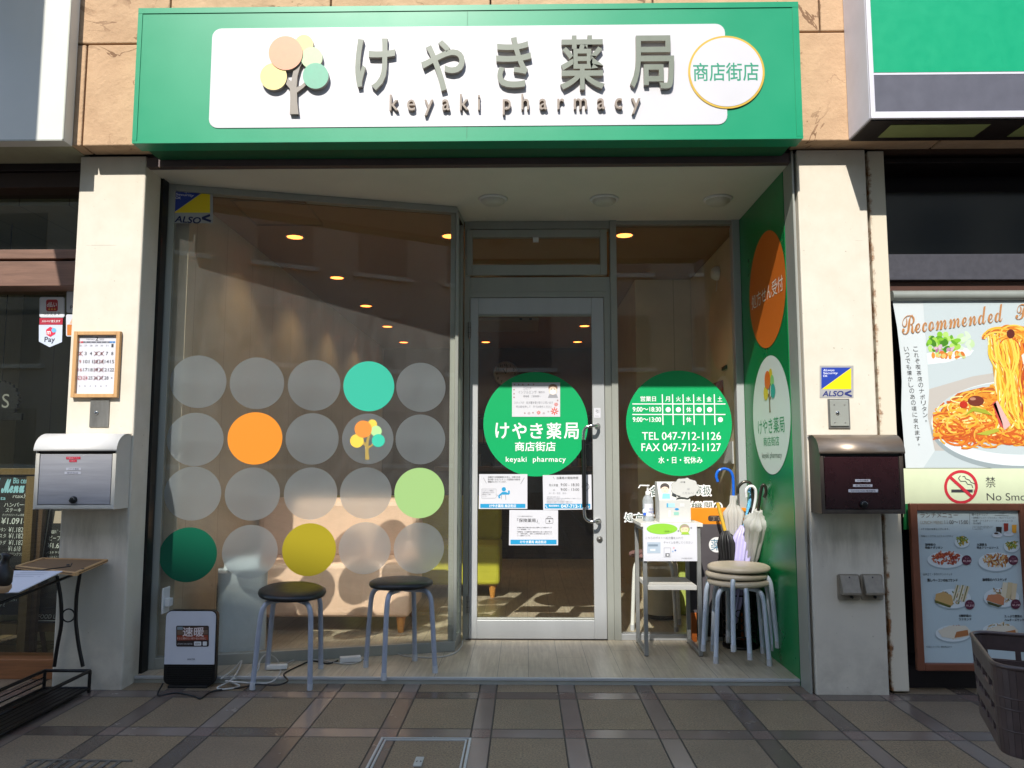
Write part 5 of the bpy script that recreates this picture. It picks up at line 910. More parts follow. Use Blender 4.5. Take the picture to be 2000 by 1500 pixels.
pf([(1804, 913), (2120, 913), (2120, 590), (1803, 590), (1808, 660), (1815, 760), (1826, 880)], 'b6c0c1', L0); pf([(1812, 913 - 100), (1826, 880), (2120, 880), (2120, 700), (1900, 735), (1815, 760)], 'b4aea6', L0 + .0002)
random.seed(3)
def blobs(cx, cy, rx, ry, cols, n, r0, r1, off):
    for i in range(n):
        a = random.random() * 6.28; d_ = math.sqrt(random.random()); x, y = cx + rx * d_ * math.cos(a), cy + ry * d_ * math.sin(a)
        if x < 1807 or x > 2110: continue
        ra, rb, ph = random.uniform(r0, r1), random.uniform(r0, r1) * .7, random.random() * 3.1; off += .000006
        g.flat(QP, [(max(1806, x + ra * math.cos(t_) * math.cos(ph) - rb * math.sin(t_) * math.sin(ph)), y + ra * math.cos(t_) * math.sin(ph) + rb * math.sin(t_) * math.cos(ph)) for t_ in [6.283 * k / 14 for k in range(14)]], ink(random.choice(cols)), off)
pf([(1812, 712), (1850, 708), (1895, 694), (1902, 684), (1880, 678), (1810, 690)], 'd4dcdc', L0 + .0004)
blobs(1842, 672, 30, 20, ['5f9a1e', '7ab42c', '3f7a18', '96c04a', 'a8cc6a'], 46, 4, 9, L0 + .0005); blobs(1846, 682, 20, 6, ['b08aa8', 'a0688c', 'c4a8b8'], 14, 3, 6, L0 + .0009); blobs(1855, 693, 36, 5, ['d88a30', 'c8702c', 'd4b060', 'b8c080'], 24, 3, 7, L0 + .0011); blobs(1885, 668, 14, 16, ['c2d4b8', 'b4cc9c'], 12, 5, 9, L0 + .0004)
pf(circ(2000, 836, 182, 84, 60), '8f9a9c', L0 + .00035); pf(circ(1995, 826, 176, 84, 60), 'd2d8d8', L0 + .0004); pf(circ(1995, 816, 170, 72, 60), 'b6c0c0', L0 + .0005)
pf([(1826, 838), (1838, 800), (1870, 768), (1920, 756), (2010, 762), (2110, 745), (2110, 868), (2000, 872), (1900, 862), (1850, 852)], 'b25a20', L0 + .0007); o_ = L0 + .0009
STR = ['d8922c', 'e0a834', 'c8741c', 'e4b850', 'c05a1c', 'd08628', 'e8c870', 'd8a03c', 'd48a2c', 'ecd490', 'e6b444']
def strand(cx, cy, rx, ry, a0, a1, wd_, c_, ph=0):
    global o_
    o_ += .0000035; n = 12; pts = []
    for i in range(n + 1):
        t_ = a0 + (a1 - a0) * i / n; x, y = rx * math.cos(t_), ry * math.sin(t_); pts.append((cx + x * math.cos(ph) - y * math.sin(ph), cy + x * math.sin(ph) + y * math.cos(ph)))
    L_, R_ = [], []
    for i, (x, y) in enumerate(pts):
        x2, y2 = pts[min(i + 1, n)]; x1, y1 = pts[max(i - 1, 0)]; l = math.hypot(x2 - x1, y2 - y1) or 1; dx_, dy_ = -(y2 - y1) / l * wd_ / 2, (x2 - x1) / l * wd_ / 2
        L_.append((max(1822, min(2118, x + dx_)), y + dy_)); R_.append((max(1822, min(2118, x - dx_)), y - dy_))
    vs = [QP.pt(x, y, o_) for p_ in zip(L_, R_) for x, y in p_]; g.add(vs, [(2 * i, 2 * i + 1, 2 * i + 3, 2 * i + 2) for i in range(n)], ink(c_))
for k in range(430):
    x = random.uniform(1835, 2110); f_ = min(1, (x - 1825) / 60); y = random.uniform(840 - 72 * f_, 842 + 20 * f_)
    lowc = y > 838; strand(x, y, random.uniform(8, 42), random.uniform(4, 18), a0_ := random.uniform(0, 6), a0_ + random.uniform(2.2, 5.6), random.uniform(2, 4.4), random.choice(['b8501c', 'cc6c20', 'd8902c', 'c45a1e', 'd8a03c'] if lowc else STR), random.uniform(-.5, .5))
for k in range(150):                                          # strands lifted by the fork
    s_ = random.random(); x0 = 1928 + 110 * s_; xm_, x1 = 1955 + 70 * s_, 1965 + 80 * s_; c_ = random.choice(['e0a82c', 'd8901c', 'ecc450', 'e8b83c', 'b8641c', 'f0dca0', 'c08a30'] if s_ < .55 else ['b04a1c', 'c85c1c', 'd87a24', 'a03818'])
    pts = smooth([(x0, 668 + random.uniform(-24, 14) - 10 * s_, 0), (x0 + 8 + random.uniform(-6, 6), 700, 0), (xm_ + random.uniform(-16, 16), 745 + random.uniform(-10, 10), 0), (x1 - 12 + random.uniform(-16, 16), 800, 0), (x1 + random.uniform(-25, 25), 838, 0)], 4); wd_ = random.uniform(2, 4); o_ += .000004; vs = []
    for i, p in enumerate(pts): vs += [QP.pt(min(2118, p.x - wd_ / 2), p.y, o_), QP.pt(min(2119, p.x + wd_ / 2), p.y, o_)]
    g.add(vs, [(2 * i, 2 * i + 1, 2 * i + 3, 2 * i + 2) for i in range(len(pts) - 1)], ink(c_))
for k in range(60): strand(random.uniform(1945, 2050), random.uniform(650, 672), random.uniform(14, 34), random.uniform(8, 18), 3.2, 6.2, random.uniform(2, 4), random.choice(STR[:6]))
g.flat(QP, circ(1974, 652, 8, 9, 20), ink('5a2018'), o_ + .0002); g.flat(QP, circ(1906, 783, 16, 10, 24), ink('6b2c1c'), o_ + .0002); g.flat(QP, circ(1900, 779, 6, 3, 14), ink('b07a60'), o_ + .0004); g.flat(QP, circ(1882, 790, 8, 7, 16), ink('b42a16'), o_ + .0002)
for q_, c_ in (([(1940, 790), (1948, 782), (1966, 815), (1974, 830), (1962, 840), (1956, 826)], 'cfa8a0'), ([(1938, 788), (1944, 783), (1958, 826), (1960, 838), (1952, 830)], 'c04a40'), ([(1884, 812), (1900, 794), (1925, 800), (1940, 812), (1925, 808), (1902, 803)], '9aa02c'), ([(1905, 848), (1925, 842), (1950, 836), (1952, 842), (1930, 850)], 'a8a838'), ([(1995, 694), (2000, 690), (2004, 708), (1999, 712)], 'd8d0c8')): g.flat(QP, q_[::-1], ink(c_), o_ + .0004)
g.text(QP, '𝓡𝓮𝓬𝓸𝓶𝓶𝓮𝓷𝓭𝓮𝓭', (1762, 618, 1966, 654), ink('b07a48'), o_ + .0006, rot=7.5); g.text(QP, '𝓕𝓸𝓸𝓭', (1983, 596, 2060, 625), ink('b07a48'), o_ + .0006, rot=7.5)
for s_, xa_, xb_, ya_, yb_2, xs in (('これぞ喫茶店のナポリタン。', 1782, 1804, 676, 828, 11), ('いつでも懐かしのあの頃に戻れます。', 1764, 1790, 676, 874, 10)):
    n = len(s_)
    for i, ch in enumerate(s_):
        f_ = (i + .5) / n; x = xa_ + (xb_ - xa_) * f_ + 5; y = ya_ + (yb_2 - ya_) * f_; r_ = 4.6 if ch not in '。' else 1.6; g.text(QP, ch, (x - r_, y - r_, x + r_, y + r_), DT, L0 + .0006)
g.build('print', pst_)
NP_ = front(CY - .047); ns = thing('no_smoking_panel', 'pale yellow green panel with a red no smoking ring below the pasta poster', 'sign', NP_.pt(1880, 985)); g = MB()
g.prism([NP_.pt(x, y) for x, y in [(1764, 1010), (2120, 1010), (2120, 915), (1764, 915)]], mat('pale_yellow_green', 'ced6b2', .45, 0, .02), NP_.n * .003); g.build('panel', ns)
g = MB(); g.prism([NP_.pt(x, y, -.004) for x, y in [(1764, 1034), (1800, 1034), (1800, 984), (1764, 984)]], mat('cafe_green_strip', '0b6b34', .5), NP_.n * .0075); g.build('green_strip', ns)
RDN = ink('bf2a38'); g = MB(); g.ring(NP_, 1877, 951, 27.5, 33, RDN, .0044); g.flat(NP_, [(1858, 962), (1900, 962), (1900, 956), (1858, 956)], DT, .0036); g.line(NP_, [(1902.5, 956), (1902.5, 962)], 1.2, DT, .0036)
g.line(NP_, [(1876, 929), (1872, 934), (1876, 940), (1886, 940), (1890, 946), (1898, 947), (1900, 953)], 1.5, DT, .0036); g.line(NP_, [(1880, 931), (1884, 930), (1886, 935), (1894, 938), (1896, 942), (1904, 945), (1906, 953)], 1.5, DT, .0038)
g.line(NP_, [(1855, 931), (1899, 971)], 6, RDN, .005); g.text(NP_, '禁', (1925, 931, 1944, 952), DT, .0036); g.text(NP_, '煙', (2010, 931, 2030, 952), DT, .0036); g.text(NP_, 'No Smoking', (1927, 963, 2043, 982), DT, .0036, bold=-.002); g.build('print', ns)
MP = front(CY - .085); mn = thing('menu_board', 'copper framed lunch menu board with food pictures standing under the no smoking panel', 'menu board', MP.pt(1880, 1310)); q = (MP.ab(1788, 1310)[0], MP.ab(1880, 1308)[1], MP.ab(2006, 1100)[0], MP.ab(1880, 983)[1])
COP = mat('copper_frame', '7a4a36', .4, .3, .08); g = MB(); frame_(g, MP, q, .034, .028, COP); g.build('frame', mn, bevel=.004)
g = MB(); i_ = .0335; g.obox(MP.P(q[0] + i_, q[1] + i_, .001), MP.u * (q[2] - q[0] - 2 * i_), Z3 * (q[3] - q[1] - 2 * i_), MP.n * .008, mat('menu_paper', 'b4c2c4', .4, 0, .03, 3)); g.build('sheet', mn)
g = MB(); ML = front(CY - .0945); T_ = lambda s_, b, c_='4a4c4c', bold=.0: g.text(ML, s_, b, ink(c_), .001, bold=bold)
T_('ランチメニュー', (1798, 1001, 1871, 1011), '6a5a50'); T_('LUNCH MENU', (1798, 1017, 1842, 1023.5), '9a9080'); T_('11:00～15:00', (1845, 1016, 1891, 1023.5), '5a5450'); T_('※その他お食事もございます。', (1799, 1031, 1854, 1035)); T_('特製ソースで仕上げたスパゲティ', (1799, 1045, 1861, 1049))
T_('選べるドリンク', (1898, 1002, 1929, 1007)); T_('11:00～', (1951, 1001, 1966, 1004)); T_('・珈琲館ブレンド・アメリカン・炭火アイスコーヒー', (1898, 1009, 1984, 1013)); T_('・紅茶・アイスティー・オレンジジュース', (1898, 1015, 1978, 1019)); T_('・炭火珈琲', (1898, 1020, 1916, 1024)); 
for k in range(3): T_('ランチタイムのお飲み物はセット価格でご用意しております', (1899, 1027 + 2.8 * k, (1940, 1938, 1920)[k], 1028.8 + 2.8 * k))
g.line(ML, [(1894, 1002), (1894, 1024)], .6, DT, .001); g.line(ML, [(1943, 1006), (1970, 1007.5)], .6, DT, .001)
for s_, b in (('珈琲館の', (1807, 1061, 1827, 1066)), ('特製ナポリタン', (1807, 1067, 1841, 1072)), ('大葉香る', (1908, 1061, 1927, 1066)), ('明太クリームソース', (1908, 1067, 1950, 1072)), ('燻しベーコンのBLTサンド', (1811, 1130, 1870, 1136)), ('珈琲館のハウスサンド', (1919, 1129, 1966, 1135)), ('5種野菜の', (1873, 1200, 1897, 1205)), ('ツナサンド', (1873, 1207, 1897, 1212)), ('たっぷり野菜の', (1962, 1201, 1996, 1206)), ('ハムチーズサンド', (1962, 1208, 2000, 1213))): T_(s_, b, '2c2c2e', .03)
T_('出来立て・手作りサンドイッチ', (1803, 1119, 1860, 1124)); T_('※写真はイメージです。価格は税込みです', (1809, 1261, 1859, 1265))
def dish(cx, cy, rx, ry, cols, n, seed):
    random.seed(seed); g.flat(ML, circ(cx, cy + 3, rx, ry, 32), ink('9aa8ac'), .001); g.flat(ML, circ(cx, cy + 1, rx * .97, ry * .95, 32), ink('cdd4d4'), .0013); of = .0016
    for k in range(n):
        a = random.random() * 6.28; d_ = math.sqrt(random.random()) * .72; x, y = cx + rx * d_ * math.cos(a), cy - 2 + ry * d_ * math.sin(a); ra = random.uniform(1.6, 5); ph = random.random() * 3; of += .000008
        g.flat(ML, [(x + ra * math.cos(t_) * math.cos(ph) - ra * .35 * math.sin(t_) * math.sin(ph), y + ra * math.cos(t_) * math.sin(ph) + ra * .35 * math.sin(t_) * math.cos(ph)) for t_ in [6.283 * k_ / 9 for k_ in range(9)]], ink(random.choice(cols)), of)
SAL = ['6a7a24', '8a9634', '4a5c1c', 'a89a3c', 'b08a30']; dish(1848, 1092, 38, 17, ['9a3a20', 'b4502c', '8a2c18', 'c06a40', 'a84428'], 110, 1); dish(1946, 1096, 36, 19, ['c89a54', 'b87a3c', 'd4ac70', 'a8622c', '8a4a20'], 90, 2)
dish(1879, 1058, 15, 11, SAL, 40, 3); dish(1976, 1066, 16, 12, SAL, 40, 4); dish(1861, 1168, 37, 20, ['c8b088', 'd4c4a4', 'a88a58', '6a7030', '8a6a3c'], 60, 5); dish(1956, 1166, 36, 20, ['c8b088', 'd4c4a4', 'a86a48', '6a7030', '8a6a3c'], 60, 6); dish(1862, 1236, 36, 17, ['c8b494', 'd4c8b0', 'a88a58', '7a7a3c', 'a06038'], 55, 7); dish(1952, 1230, 34, 15, ['c8b494', 'd4c8b0', 'a88a58', '7a7a3c'], 50, 8)
def poly(pts, c_, off): g.flat(ML, pts, ink(c_), off)
for x, y, c_ in ((1866, 1158, 0), (1876, 1158, 1), (1885, 1160, 2)): poly([(x - 8, y + 14), (x - 1, y + 16), (x + 9, y - 14), (x + 2, y - 16)], ('d4c8ac', 'dcd0b4', 'd0c0a0')[c_], .0024); poly([(x - 4.5, y + 15), (x - 2.5, y + 15.5), (x + 6, y - 15), (x + 4, y - 15.5)], '6a6a34', .0027)
poly([(1826, 1172), (1828, 1160), (1842, 1156), (1858, 1162), (1862, 1176), (1858, 1183)], 'c09a60', .0025); poly([(1826, 1172), (1858, 1183), (1856, 1187), (1827, 1177)], '5a5a24', .0027)
for x, y, c_ in ((1962, 1152, 0), (1972, 1152, 1), (1981, 1154, 2)): poly([(x - 8, y + 16), (x + 2, y + 18), (x + 6, y - 14), (x - 3, y - 15)], ('d4c8ac', 'c8b48c', 'd0bc98')[c_], .0024)
poly([(1926, 1172), (1930, 1162), (1952, 1160), (1962, 1168), (1960, 1182), (1950, 1180)], 'bf7a54', .0025); poly([(1928, 1174), (1950, 1181), (1958, 1183), (1950, 1186), (1930, 1180)], '4a4a28', .0027)
for cx in (1862, 1955): poly([(cx - 30, 1232), (cx - 8, 1222), (cx + 24, 1222), (cx + 34, 1232), (cx + 30, 1242), (cx + 4, 1248), (cx - 22, 1244)], 'd2c8b4', .0024); poly([(cx + 2, 1246), (cx + 6, 1234), (cx + 28, 1230), (cx + 30, 1241)], 'a86a3c', .0027)
for x, y, s_ in ((1888, 1094, '¥1,340'), (1979, 1094, '¥1,340'), (1894, 1181, '¥1,310'), (1984, 1180, '¥1,190')): g.flat(ML, circ(x, y, 9.6, n=26), ink('5a2438'), .003); g.text(ML, s_, (x - 7.5, y - .5, x + 7.5, y + 4), ink('d8b8b8'), .0034, bold=.02); g.text(ML, 'セット', (x - 4, y - 5.5, x + 4, y - 2.5), ink('c89aa0'), .0034)
for x, y, c_, w_ in ((1965, 1030, '8a2c1c', 4), (1981, 1033, 'd89a2c', 4), (1951, 1037, '2a221e', 5)): poly([(x - w_, y + 8), (x + w_, y + 8), (x + w_ + .6, y - 8), (x - w_ - .6, y - 8)], c_, .002)
for x, y in ((1948, 1045), (1970, 1043)): g.flat(ML, circ(x, y, 10, 4.6, 20), ink('d4d6d6'), .0022); g.flat(ML, circ(x, y - 3, 6, 3.4, 18), ink('c2c6c6'), .0025)
g.flat(ML, circ(1946, 1041.5, 4.4, 1.8, 14), ink('3a241a'), .0028); g.build('print', mn)
# ------------------------------------------------------------------ bicycle with basket at the right edge
bzt = .615; cB, cF = atz(1892, 1233, bzt), atz(1944, 1303, bzt); vd = (cF - cB); Lb = vd.length; vd.normalize(); ud_ = Z3.cross(vd).normalized(); Wb = .30; Hb = .215   # vd: toward the viewer, ud_: along the bicycle to the right
bk_ = thing('bicycle', 'dark plastic basket of a small bicycle parked at the right edge', 'bicycle', (cB.x + .5, cB.y - .3, 0)); PLB = mat('dark_plum_plastic', '4a3b38', .45, 0, .15, 30)
def loop(z): k = .90 + .10 * (z / Hb + 1); c0 = cB + vd * (Lb / 2) + ud_ * (Wb / 2); return [c0 + vd * (a * k) + ud_ * (b * k) + V((0, 0, z)) for a, b in rrect(-Lb / 2, -Wb / 2, Lb / 2, Wb / 2, .055, 6)]
rp = rrect(-Lb / 2, -Wb / 2, Lb / 2, Wb / 2, .055, 6)
rings = []; fine = []
for i in range(len(rp)):                                      # resample so slots and ribs line up
    a, b = rp[i], rp[(i + 1) % len(rp)]; d_ = math.hypot(b[0] - a[0], b[1] - a[1]); n = max(1, round(d_ / .014)); fine += [(a[0] + (b[0] - a[0]) * k / n, a[1] + (b[1] - a[1]) * k / n) for k in range(n)]
c0 = cB + vd * (Lb / 2) + ud_ * (Wb / 2); nF = len(fine)
def bpnt(i, z): k = .93 + .07 * (1 + z / Hb); return c0 + vd * (fine[i % nF][0] * k) + ud_ * (fine[i % nF][1] * k) + V((0, 0, z))
zs2 = [0, -.045, -.068, -.098, -.121, -.151, -.174, -.205]; g = MB()
for zi in range(7):
    slot = zi % 2 == 1
    for i in range(nF):
        a, b = fine[i]; solid = a > Lb / 2 - .004 or (abs(a) > Lb / 2 - .05 and abs(b) > Wb / 2 - .05); rib = (i % 7) < 1
        if slot and not solid and not rib: continue
        g.add([bpnt(i, zs2[zi]), bpnt(i + 1, zs2[zi]), bpnt(i + 1, zs2[zi + 1]), bpnt(i, zs2[zi + 1])], [(0, 1, 2, 3)], PLB)
g.add([bpnt(i, -.205) for i in range(nF)], [tuple(range(nF))], PLB); o = g.build('basket', bk_); sd = o.modifiers.new('thickness', 'SOLIDIFY'); sd.thickness = .005; sd.offset = 0
g = MB(); g.tube([bpnt(i, .0) for i in range(nF + 1)], .006, PLB, 8, False)
for z in (-.072, -.098, -.148): g.tube([bpnt(i, z) for i in range(nF + 1)], .0034, PLB, 6, False)
rim = g.build('rim', o)
bx0 = c0 + ud_ * .06; wz = .2
def wheel(c_): 
    g = MB(); g.tube([c_ + (ud_ * math.cos(R(a)) + Z3 * math.sin(R(a))) * .178 for a in range(0, 361, 10)], .02, M['black'], 10, False); g.tube([c_ + (ud_ * math.cos(R(a)) + Z3 * math.sin(R(a))) * .158 for a in range(0, 361, 10)], .008, M['steel'], 8, False)
    for a in range(0, 360, 30): g.tube([c_ + vd * .01, c_ + (ud_ * math.cos(R(a)) + Z3 * math.sin(R(a))) * .157], .0012, M['steel'], 5)
    g.tube([c_ - vd * .05, c_ + vd * .05], .012, M['steel'], 10); g.build('wheel', bk_)
w0 = V((bx0.x, bx0.y, wz)) + ud_ * .02; w1_ = w0 + ud_ * .95; wheel(w0); wheel(w1_); FRB = mat('bicycle_frame', '2c2a30', .3, .4, .05)
hd = w0 + ud_ * .2 + Z3 * .45; g = MB(); g.tube([w0 - vd * .05, w0 - vd * .05 + Z3 * .2, hd - Z3 * .1], .010, FRB, 10); g.tube([w0 + vd * .05, w0 + vd * .05 + Z3 * .2, hd - Z3 * .1], .010, FRB, 10); g.tube([hd - Z3 * .1, hd + Z3 * .2 + ud_ * .05], .015, FRB, 12); g.build('fork', bk_)
sb = w0 + ud_ * .62 + Z3 * .1; g = MB(); g.tube([hd - Z3 * .05, sb, sb + Z3 * .45 + ud_ * .06], .016, FRB, 12); g.tube([sb, w1_], .011, FRB, 10); g.tube([sb + Z3 * .3 + ud_ * .04, w1_], .010, FRB, 10); g.build('frame', bk_)
g = MB(); hp = hd + Z3 * .22 + ud_ * .05; g.tube(smooth([hp + vd * .27 + ud_ * .12, hp + vd * .15, hp, hp - vd * .15, hp - vd * .27 + ud_ * .12], 5), .011, M['steel'], 10); g.build('handlebar', bk_)
g = MB(); g.lathe([(0, 0), (.07, .0), (.085, .02), (.07, .05), (0, .06)], sb + Z3 * .45 + ud_ * .06, M['black'], Z3, 20); g.build('saddle', bk_)
g = MB(); g.obox(c0 - vd * .05 - ud_ * .02 + V((0, 0, -.22)), ud_ * .18, vd * .1, (0, 0, .012), FRB); g.build('basket_bracket', bk_)
lk = bpnt(int(nF * .0), -.02); p = at(1998, 1330, -2.0); g = MB(); g.lathe([(.014, 0), (.016, .01), (.012, .03), (0, .032)], c0 + vd * (Lb / 2 + .004) + ud_ * .055 + V((0, 0, -.045)), M['chrome'], Z3, 14); g.build('clamp', bk_)
# ------------------------------------------------------------------ hatch and drain in the pavement
h0, h1 = atz(745, 1442, 0), atz(921, 1442, 0); hxa, hxb, hya, hyb = h0.x, h1.x, -1.03, -.634
t = thing('floor_hatch', 'steel framed inspection hatch set flush in the pavement', 'hatch', ((hxa + hxb) / 2, hyb, 0)); g = MB()
for k, (i_, wd_) in enumerate(((0, .009), (.016, .007))):
    a, b, c_, d_ = hxa + i_, hxb - i_, hya + i_, hyb - i_; z = .005 - k * .001
    for q_ in ((a, b, d_ - wd_, d_), (a, b, c_, c_ + wd_), (a, a + wd_, c_ + wd_, d_ - wd_), (b - wd_, b, c_ + wd_, d_ - wd_)): g.box(*q_, -.01, z, M['alu_b'])
g.build('frame', t); g = MB(); p = atz(818, 1487, .006); g.obox((p.x - .016, p.y - .04, .002), (.03, 0, 0), (0, .085, 0), (0, 0, .004), M['alu_b']); g.prism([(p.x - .002 + a, p.y + b, .0061) for a, b in ((-.009, 0), (-.003, .009), (-.003, -.009))], M['black'], (0, 0, .0004)); g.prism([(p.x + .002 + a, p.y + b, .0061) for a, b in ((.009, 0), (.003, -.009), (.003, .009))], M['black'], (0, 0, .0004)); g.build('lift_plate', t)
g = MB(); p = atz(150, 1492, 0); 
for k in range(9): g.box(p.x - .18 + k * .04, p.x - .165 + k * .04, p.y - .12, p.y + .02, -.01, .004, M['steel'])
g.box(p.x - .2, p.x + .19, p.y + .0205, p.y + .03, -.01, .005, M['steel']); g.build('drain_grate', loc=(p.x, p.y, 0), tag_=('dull metal drain grate at the lower left of the pavement', 'drain'))
# ------------------------------------------------------------------ inside the pharmacy
PK = mat('pink_beige_leather', 'e0bda2', .5, 0, .05, 10); LW = mat('orange_wood_leg', 'c98a3c', .45, 0, .1)
def sofa(name, label, x0, x1, y0, seat_z, back_z, fab, leg=LW):
    t = thing(name, label, 'sofa', ((x0 + x1) / 2, y0, .03)); g = MB(); g.box(x0, x1, y0, y0 + .62, .13, seat_z, fab); g.build('seat', t, bevel=.03)
    g = MB(); g.box(x0 + .002, x1 - .002, y0 + .44, y0 + .64, seat_z - .02, back_z, fab); g.build('backrest', t, bevel=.05)
    for x in (x0 + .06, x1 - .06):
        for y in (y0 + .06, y0 + .56): g = MB(); g.lathe([(.018, 0), (.032, .1)], (x, y, .0305), leg, Z3, 12); g.build('leg', t)
    return t
sx1 = at(800, 1200, 1.1).x
sofa('sofa', 'pink beige sofa close behind the slanted window', -1.84, sx1, 1.08, .46, .84, PK)
sofa('sofa', 'yellow green sofa farther back, seen through the door glass', -1.72, -.20, 2.33, .44, .80, mat('yellow_green_leather', 'b4b030', .5, 0, .06, 10))
apx, apy = -1.60, .62; t = thing('air_purifier', 'white upright air purifier in the corner behind the slanted window', 'air purifier', (apx, apy, .03), R(22)); Mp = Matrix.Translation((apx, apy, 0)) @ Matrix.Rotation(R(22), 4, 'Z')
APW = mat('purifier_white', 'c4cdd0', .4, 0, .02); g = MB(); g.prism([Mp @ V((a, b, .035)) for a, b in rrect(-.13, -.13, .13, .13, .045, 6)], APW, (0, 0, .45)); g.build('body', t, bevel=.01)
g = MB(); g.prism([Mp @ V((a, b, .4856)) for a, b in rrect(-.10, .0, .10, .12, .03, 6)], APW, (0, 0, .07)); g.prism([Mp @ V((a, b, .4855)) for a, b in rrect(-.09, -.10, .09, -.02, .02, 6)], mat('purifier_grey', '7d878c', .4), (0, 0, .004)); g.build('top_vent', t, bevel=.004)
g = MB()
for k in range(12): z = .18 + k * .02; 
for k in range(11):
    for j in range(3): g.obox(Mp @ V((-.1315, -.10 + j * .066, .17 + k * .022)), Mp.to_3x3() @ V((0, .058, 0)), (0, 0, .012), Mp.to_3x3() @ V((-.002, 0, 0)), M['black'])
g.build('grille', t)
cyk = BY - .02; cp = at(988, 730, cyk); t = thing('wall_clock', 'round wall clock on the dark back wall seen through the door', 'clock', cp); CKP = front(cyk)
g = MB(); g.lathe([(.150, 0), (.162, .0), (.162, .03), (.148, .035), (.148, .01)], (cp.x, cyk, cp.z), M['steel'], -Y3, 40); g.build('rim', t); g = MB(); g.lathe([(.148, .012), (0, .0121)], (cp.x, cyk, cp.z), mat('clock_face', '9a9488', .5), -Y3, 40); g.build('face', t)
g = MB()
for k in range(12): a = R(30 * k); s_ = str(12 if k == 0 else k); x, z = cp.x + .118 * math.sin(a), cp.z + .118 * math.cos(a); vs, fs = textmesh(s_, .02); mx_ = sum(v.x for v in vs) / len(vs); my_ = sum(v.y for v in vs) / len(vs); g.add([V((x + (v.x - mx_) * .045, cyk - .0135, z + (v.y - my_) * .045)) for v in vs], fs, ink('1a1a1a'))
for a, l, wd_ in ((R(10), .11, .006), (R(-30), .075, .009)): d_ = V((math.sin(a), 0, math.cos(a))); e_ = V((d_.z, 0, -d_.x)); g.obox(V((cp.x, cyk - .0135, cp.z)) - e_ * wd_ / 2, d_ * l, e_ * wd_, (0, -.002, 0), ink('1a1a1a'))
g.build('numerals_and_hands', t)
DW = woodmat('dark_counter_wood', '3c2c22', .45, 0, 6, .2); t = thing('reception_counter', 'dark reception counter across the back of the pharmacy', 'counter', (-.1, 4.8, .03)); g = MB(); g.box(-.95, .85, 4.8, 5.3, .031, .98, DW); g.build('front', t); g = MB(); g.box(-1.0, .88, 4.72, 5.34, .981, 1.03, woodmat('counter_top_wood', '6b5038', .4, 0, 6, .2)); g.build('countertop', t, bevel=.004)
t = thing('medicine_shelf', 'tall shelf of medicine boxes behind the counter', 'shelf', (.1, BY - .3, .03)); g = MB(); sx0_, sx1_ = -.75, .85
for z in (.5, .9, 1.3, 1.66): g.box(sx0_, sx1_, BY - .32, BY - .03, z, z + .025, DW)
for x in (sx0_, .05, sx1_ - .02): g.box(x, x + .02, BY - .33, BY - .025, .031, 1.72, DW)
g.build('frame', t); g = MB(); random.seed(5)
for z in (.525, .925, 1.325):
    x = sx0_ + .03
    while x < sx1_ - .14:
        w_ = random.uniform(.04, .12); hh = random.uniform(.1, .26)
        if not (.03 < x + w_ and x < .09): g.box(x, x + w_ * .94, BY - .26, BY - .08, z + .001, z + hh, mat('carton_%d' % random.randint(0, 4), random.choice(['8a8478', '6a6258', '77808a', '9a8a70', '5a504a']), .6))
        x += w_ + random.choice([.0, .01, .04])
o = g.build('medicine_boxes', t); o['kind'] = 'stuff'
p = atz(975, 632, IC); g = MB(); g.box(p.x - .3, p.x + .42, p.y - .35, p.y + .35, IC - .03, IC - .001, mat('vent_cream', '9a8f7c', .5)); 
for k in range(2): g.box(p.x + .22 + k * .1, p.x + .25 + k * .1, p.y - .352, p.y + .2, IC - .026, IC - .006, M['black'])
g.build('air_conditioner', loc=(p.x, p.y, IC), bevel=.004, tag_=('flat ceiling air conditioner inside, above the door glass', 'air conditioner'))
hp0 = [atz(x, y, IC - .0015) for x, y in ((449, 391), (597, 394), (633, 440), (500, 440))]; g = MB()
for a, b in zip(hp0, hp0[1:] + hp0[:1]): d_ = b - a; g.obox(a, d_, Z3.cross(d_).normalized() * .008, (0, 0, -.003), mat('hatch_rim', '7a5f44', .5))
g.build('ceiling_hatch', loc=hp0[0], tag_=('thin rimmed square access panel in the brown ceiling', 'ceiling hatch'))
# things on the inner right wall
p = atx(1403, 534, 1.343); t = thing('alarm_bell', 'small white round alarm on the inner right wall', 'alarm', p); g = MB(); g.lathe([(.05, 0), (.05, .02), (.035, .045), (.012, .05), (0, .05)], p, M['white_p'], V((-1, 0, 0)), 24); g.build('cover', t); g = MB(); g.tube([p + V((-.01, 0, -.045)), p + V((-.015, -.01, -.09)), p + V((-.02, 0, -.13))], .003, M['white_p'], 6); g.build('cord', t)
IWP = Pl((1.343, 0, 0), (0, -1, 0), (0, 0, 1)); IWP.n = V((-1, 0, 0))
def wallcard(name, label, px0, py0, px1, py1, c_, cat): a, b = IWP.ab(px0, py1); c2_, d2 = IWP.ab(px1, py0); g = MB(); g.obox(IWP.P(a, b), IWP.u * (c2_ - a), Z3 * (d2 - b), IWP.n * .006, c_); g.build(name, loc=IWP.P(a, b), tag_=(label, cat))
wallcard('wall_switch', 'small dark wall switch on the inner right wall', 1411, 713, 1420, 724, mat('green_black_switch', '1c2a22', .4), 'switch')
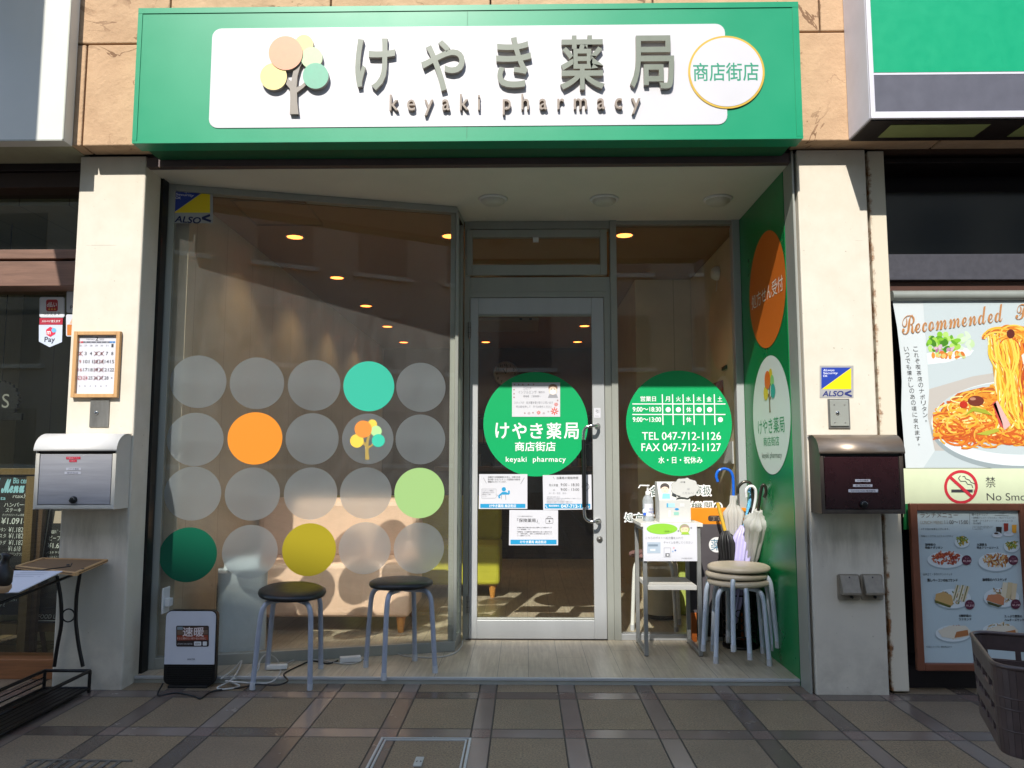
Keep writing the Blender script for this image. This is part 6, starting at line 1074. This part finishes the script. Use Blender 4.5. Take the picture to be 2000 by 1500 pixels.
wallcard('wall_poster', 'dull red poster on the inner right wall behind the side window', 1388, 742, 1412, 800, mat('red_poster', '8a3434', .6, 0, .2, 30), 'poster')
wallcard('wall_notice', 'pale notice sheet on the inner right wall above the umbrellas', 1408, 862, 1432, 905, M['paper'], 'notice')
p = at(1434, 868, 1.2); p = atx(1434, 868, 1.343)
g = MB(); op = atx(322, 1172, -1.864); g.box(-1.8645, -1.856, op.y - .04, op.y + .04, op.z - .065, op.z + .065, M['white_p']); g.box(-1.856, -1.83, op.y - .02, op.y + .02, op.z - .03, op.z + .01, M['white_p']); g.build('wall_outlet', loc=op, bevel=.003, tag_=('white wall outlet with a plug on the inner left wall', 'power socket'))
# furry pink stool and bins behind the side window
FX, FYv = at(1280, 1120, 1.32).x, 1.32; t = stool('stool with pink fluffy seat behind the side window', mat('pink_fur', '8a6462', .95, 0, .3, 60, bmp=1, bs=160), M['white_p'], None, tall=.48, r=.17); t.location = (FX, FYv, .03); t.rotation_euler = (0, 0, R(30))
p = at(1292, 1180, 1.62); t = thing('waste_bin', 'white oval bin behind the fluffy stool', 'bin', (p.x, 1.62, .03)); g = MB(); g.lathe([(.09, 0), (.105, .02), (.115, .36), (.09, .39), (0, .395)], (p.x, 1.62, .031), mat('bin_white', 'b9b4a2', .4), Z3, 28); g.build('body', t); g = MB(); g.lathe([(.092, .0), (.108, .018), (.108, .03), (.1062, .03)], (p.x, 1.62, .0305), M['dark_metal'], Z3, 28); g.build('base_ring', t)
p = at(1338, 1150, 1.75); g = MB(); g.box(p.x - .05, p.x + .07, 1.7, 1.95, .031, .42, mat('lime_plastic', 'a8b45a', .5, 0, .05)); g.build('lime_box', loc=(p.x, 1.75, .03), bevel=.02, tag_=('lime green box standing behind the fluffy stool', 'box'))
g = MB(); g.box(.86, pb.x - .004, 1.9, pb.y + .4, .031, 1.5, mat('dark_cabinet', '2a1e18', .5)) if pb.x > .9 else None
if g.v: g.build('dark_cabinet', loc=(.9, 2, .03), bevel=.004, tag_=('dark cabinet just inside to the right of the door', 'cabinet'))
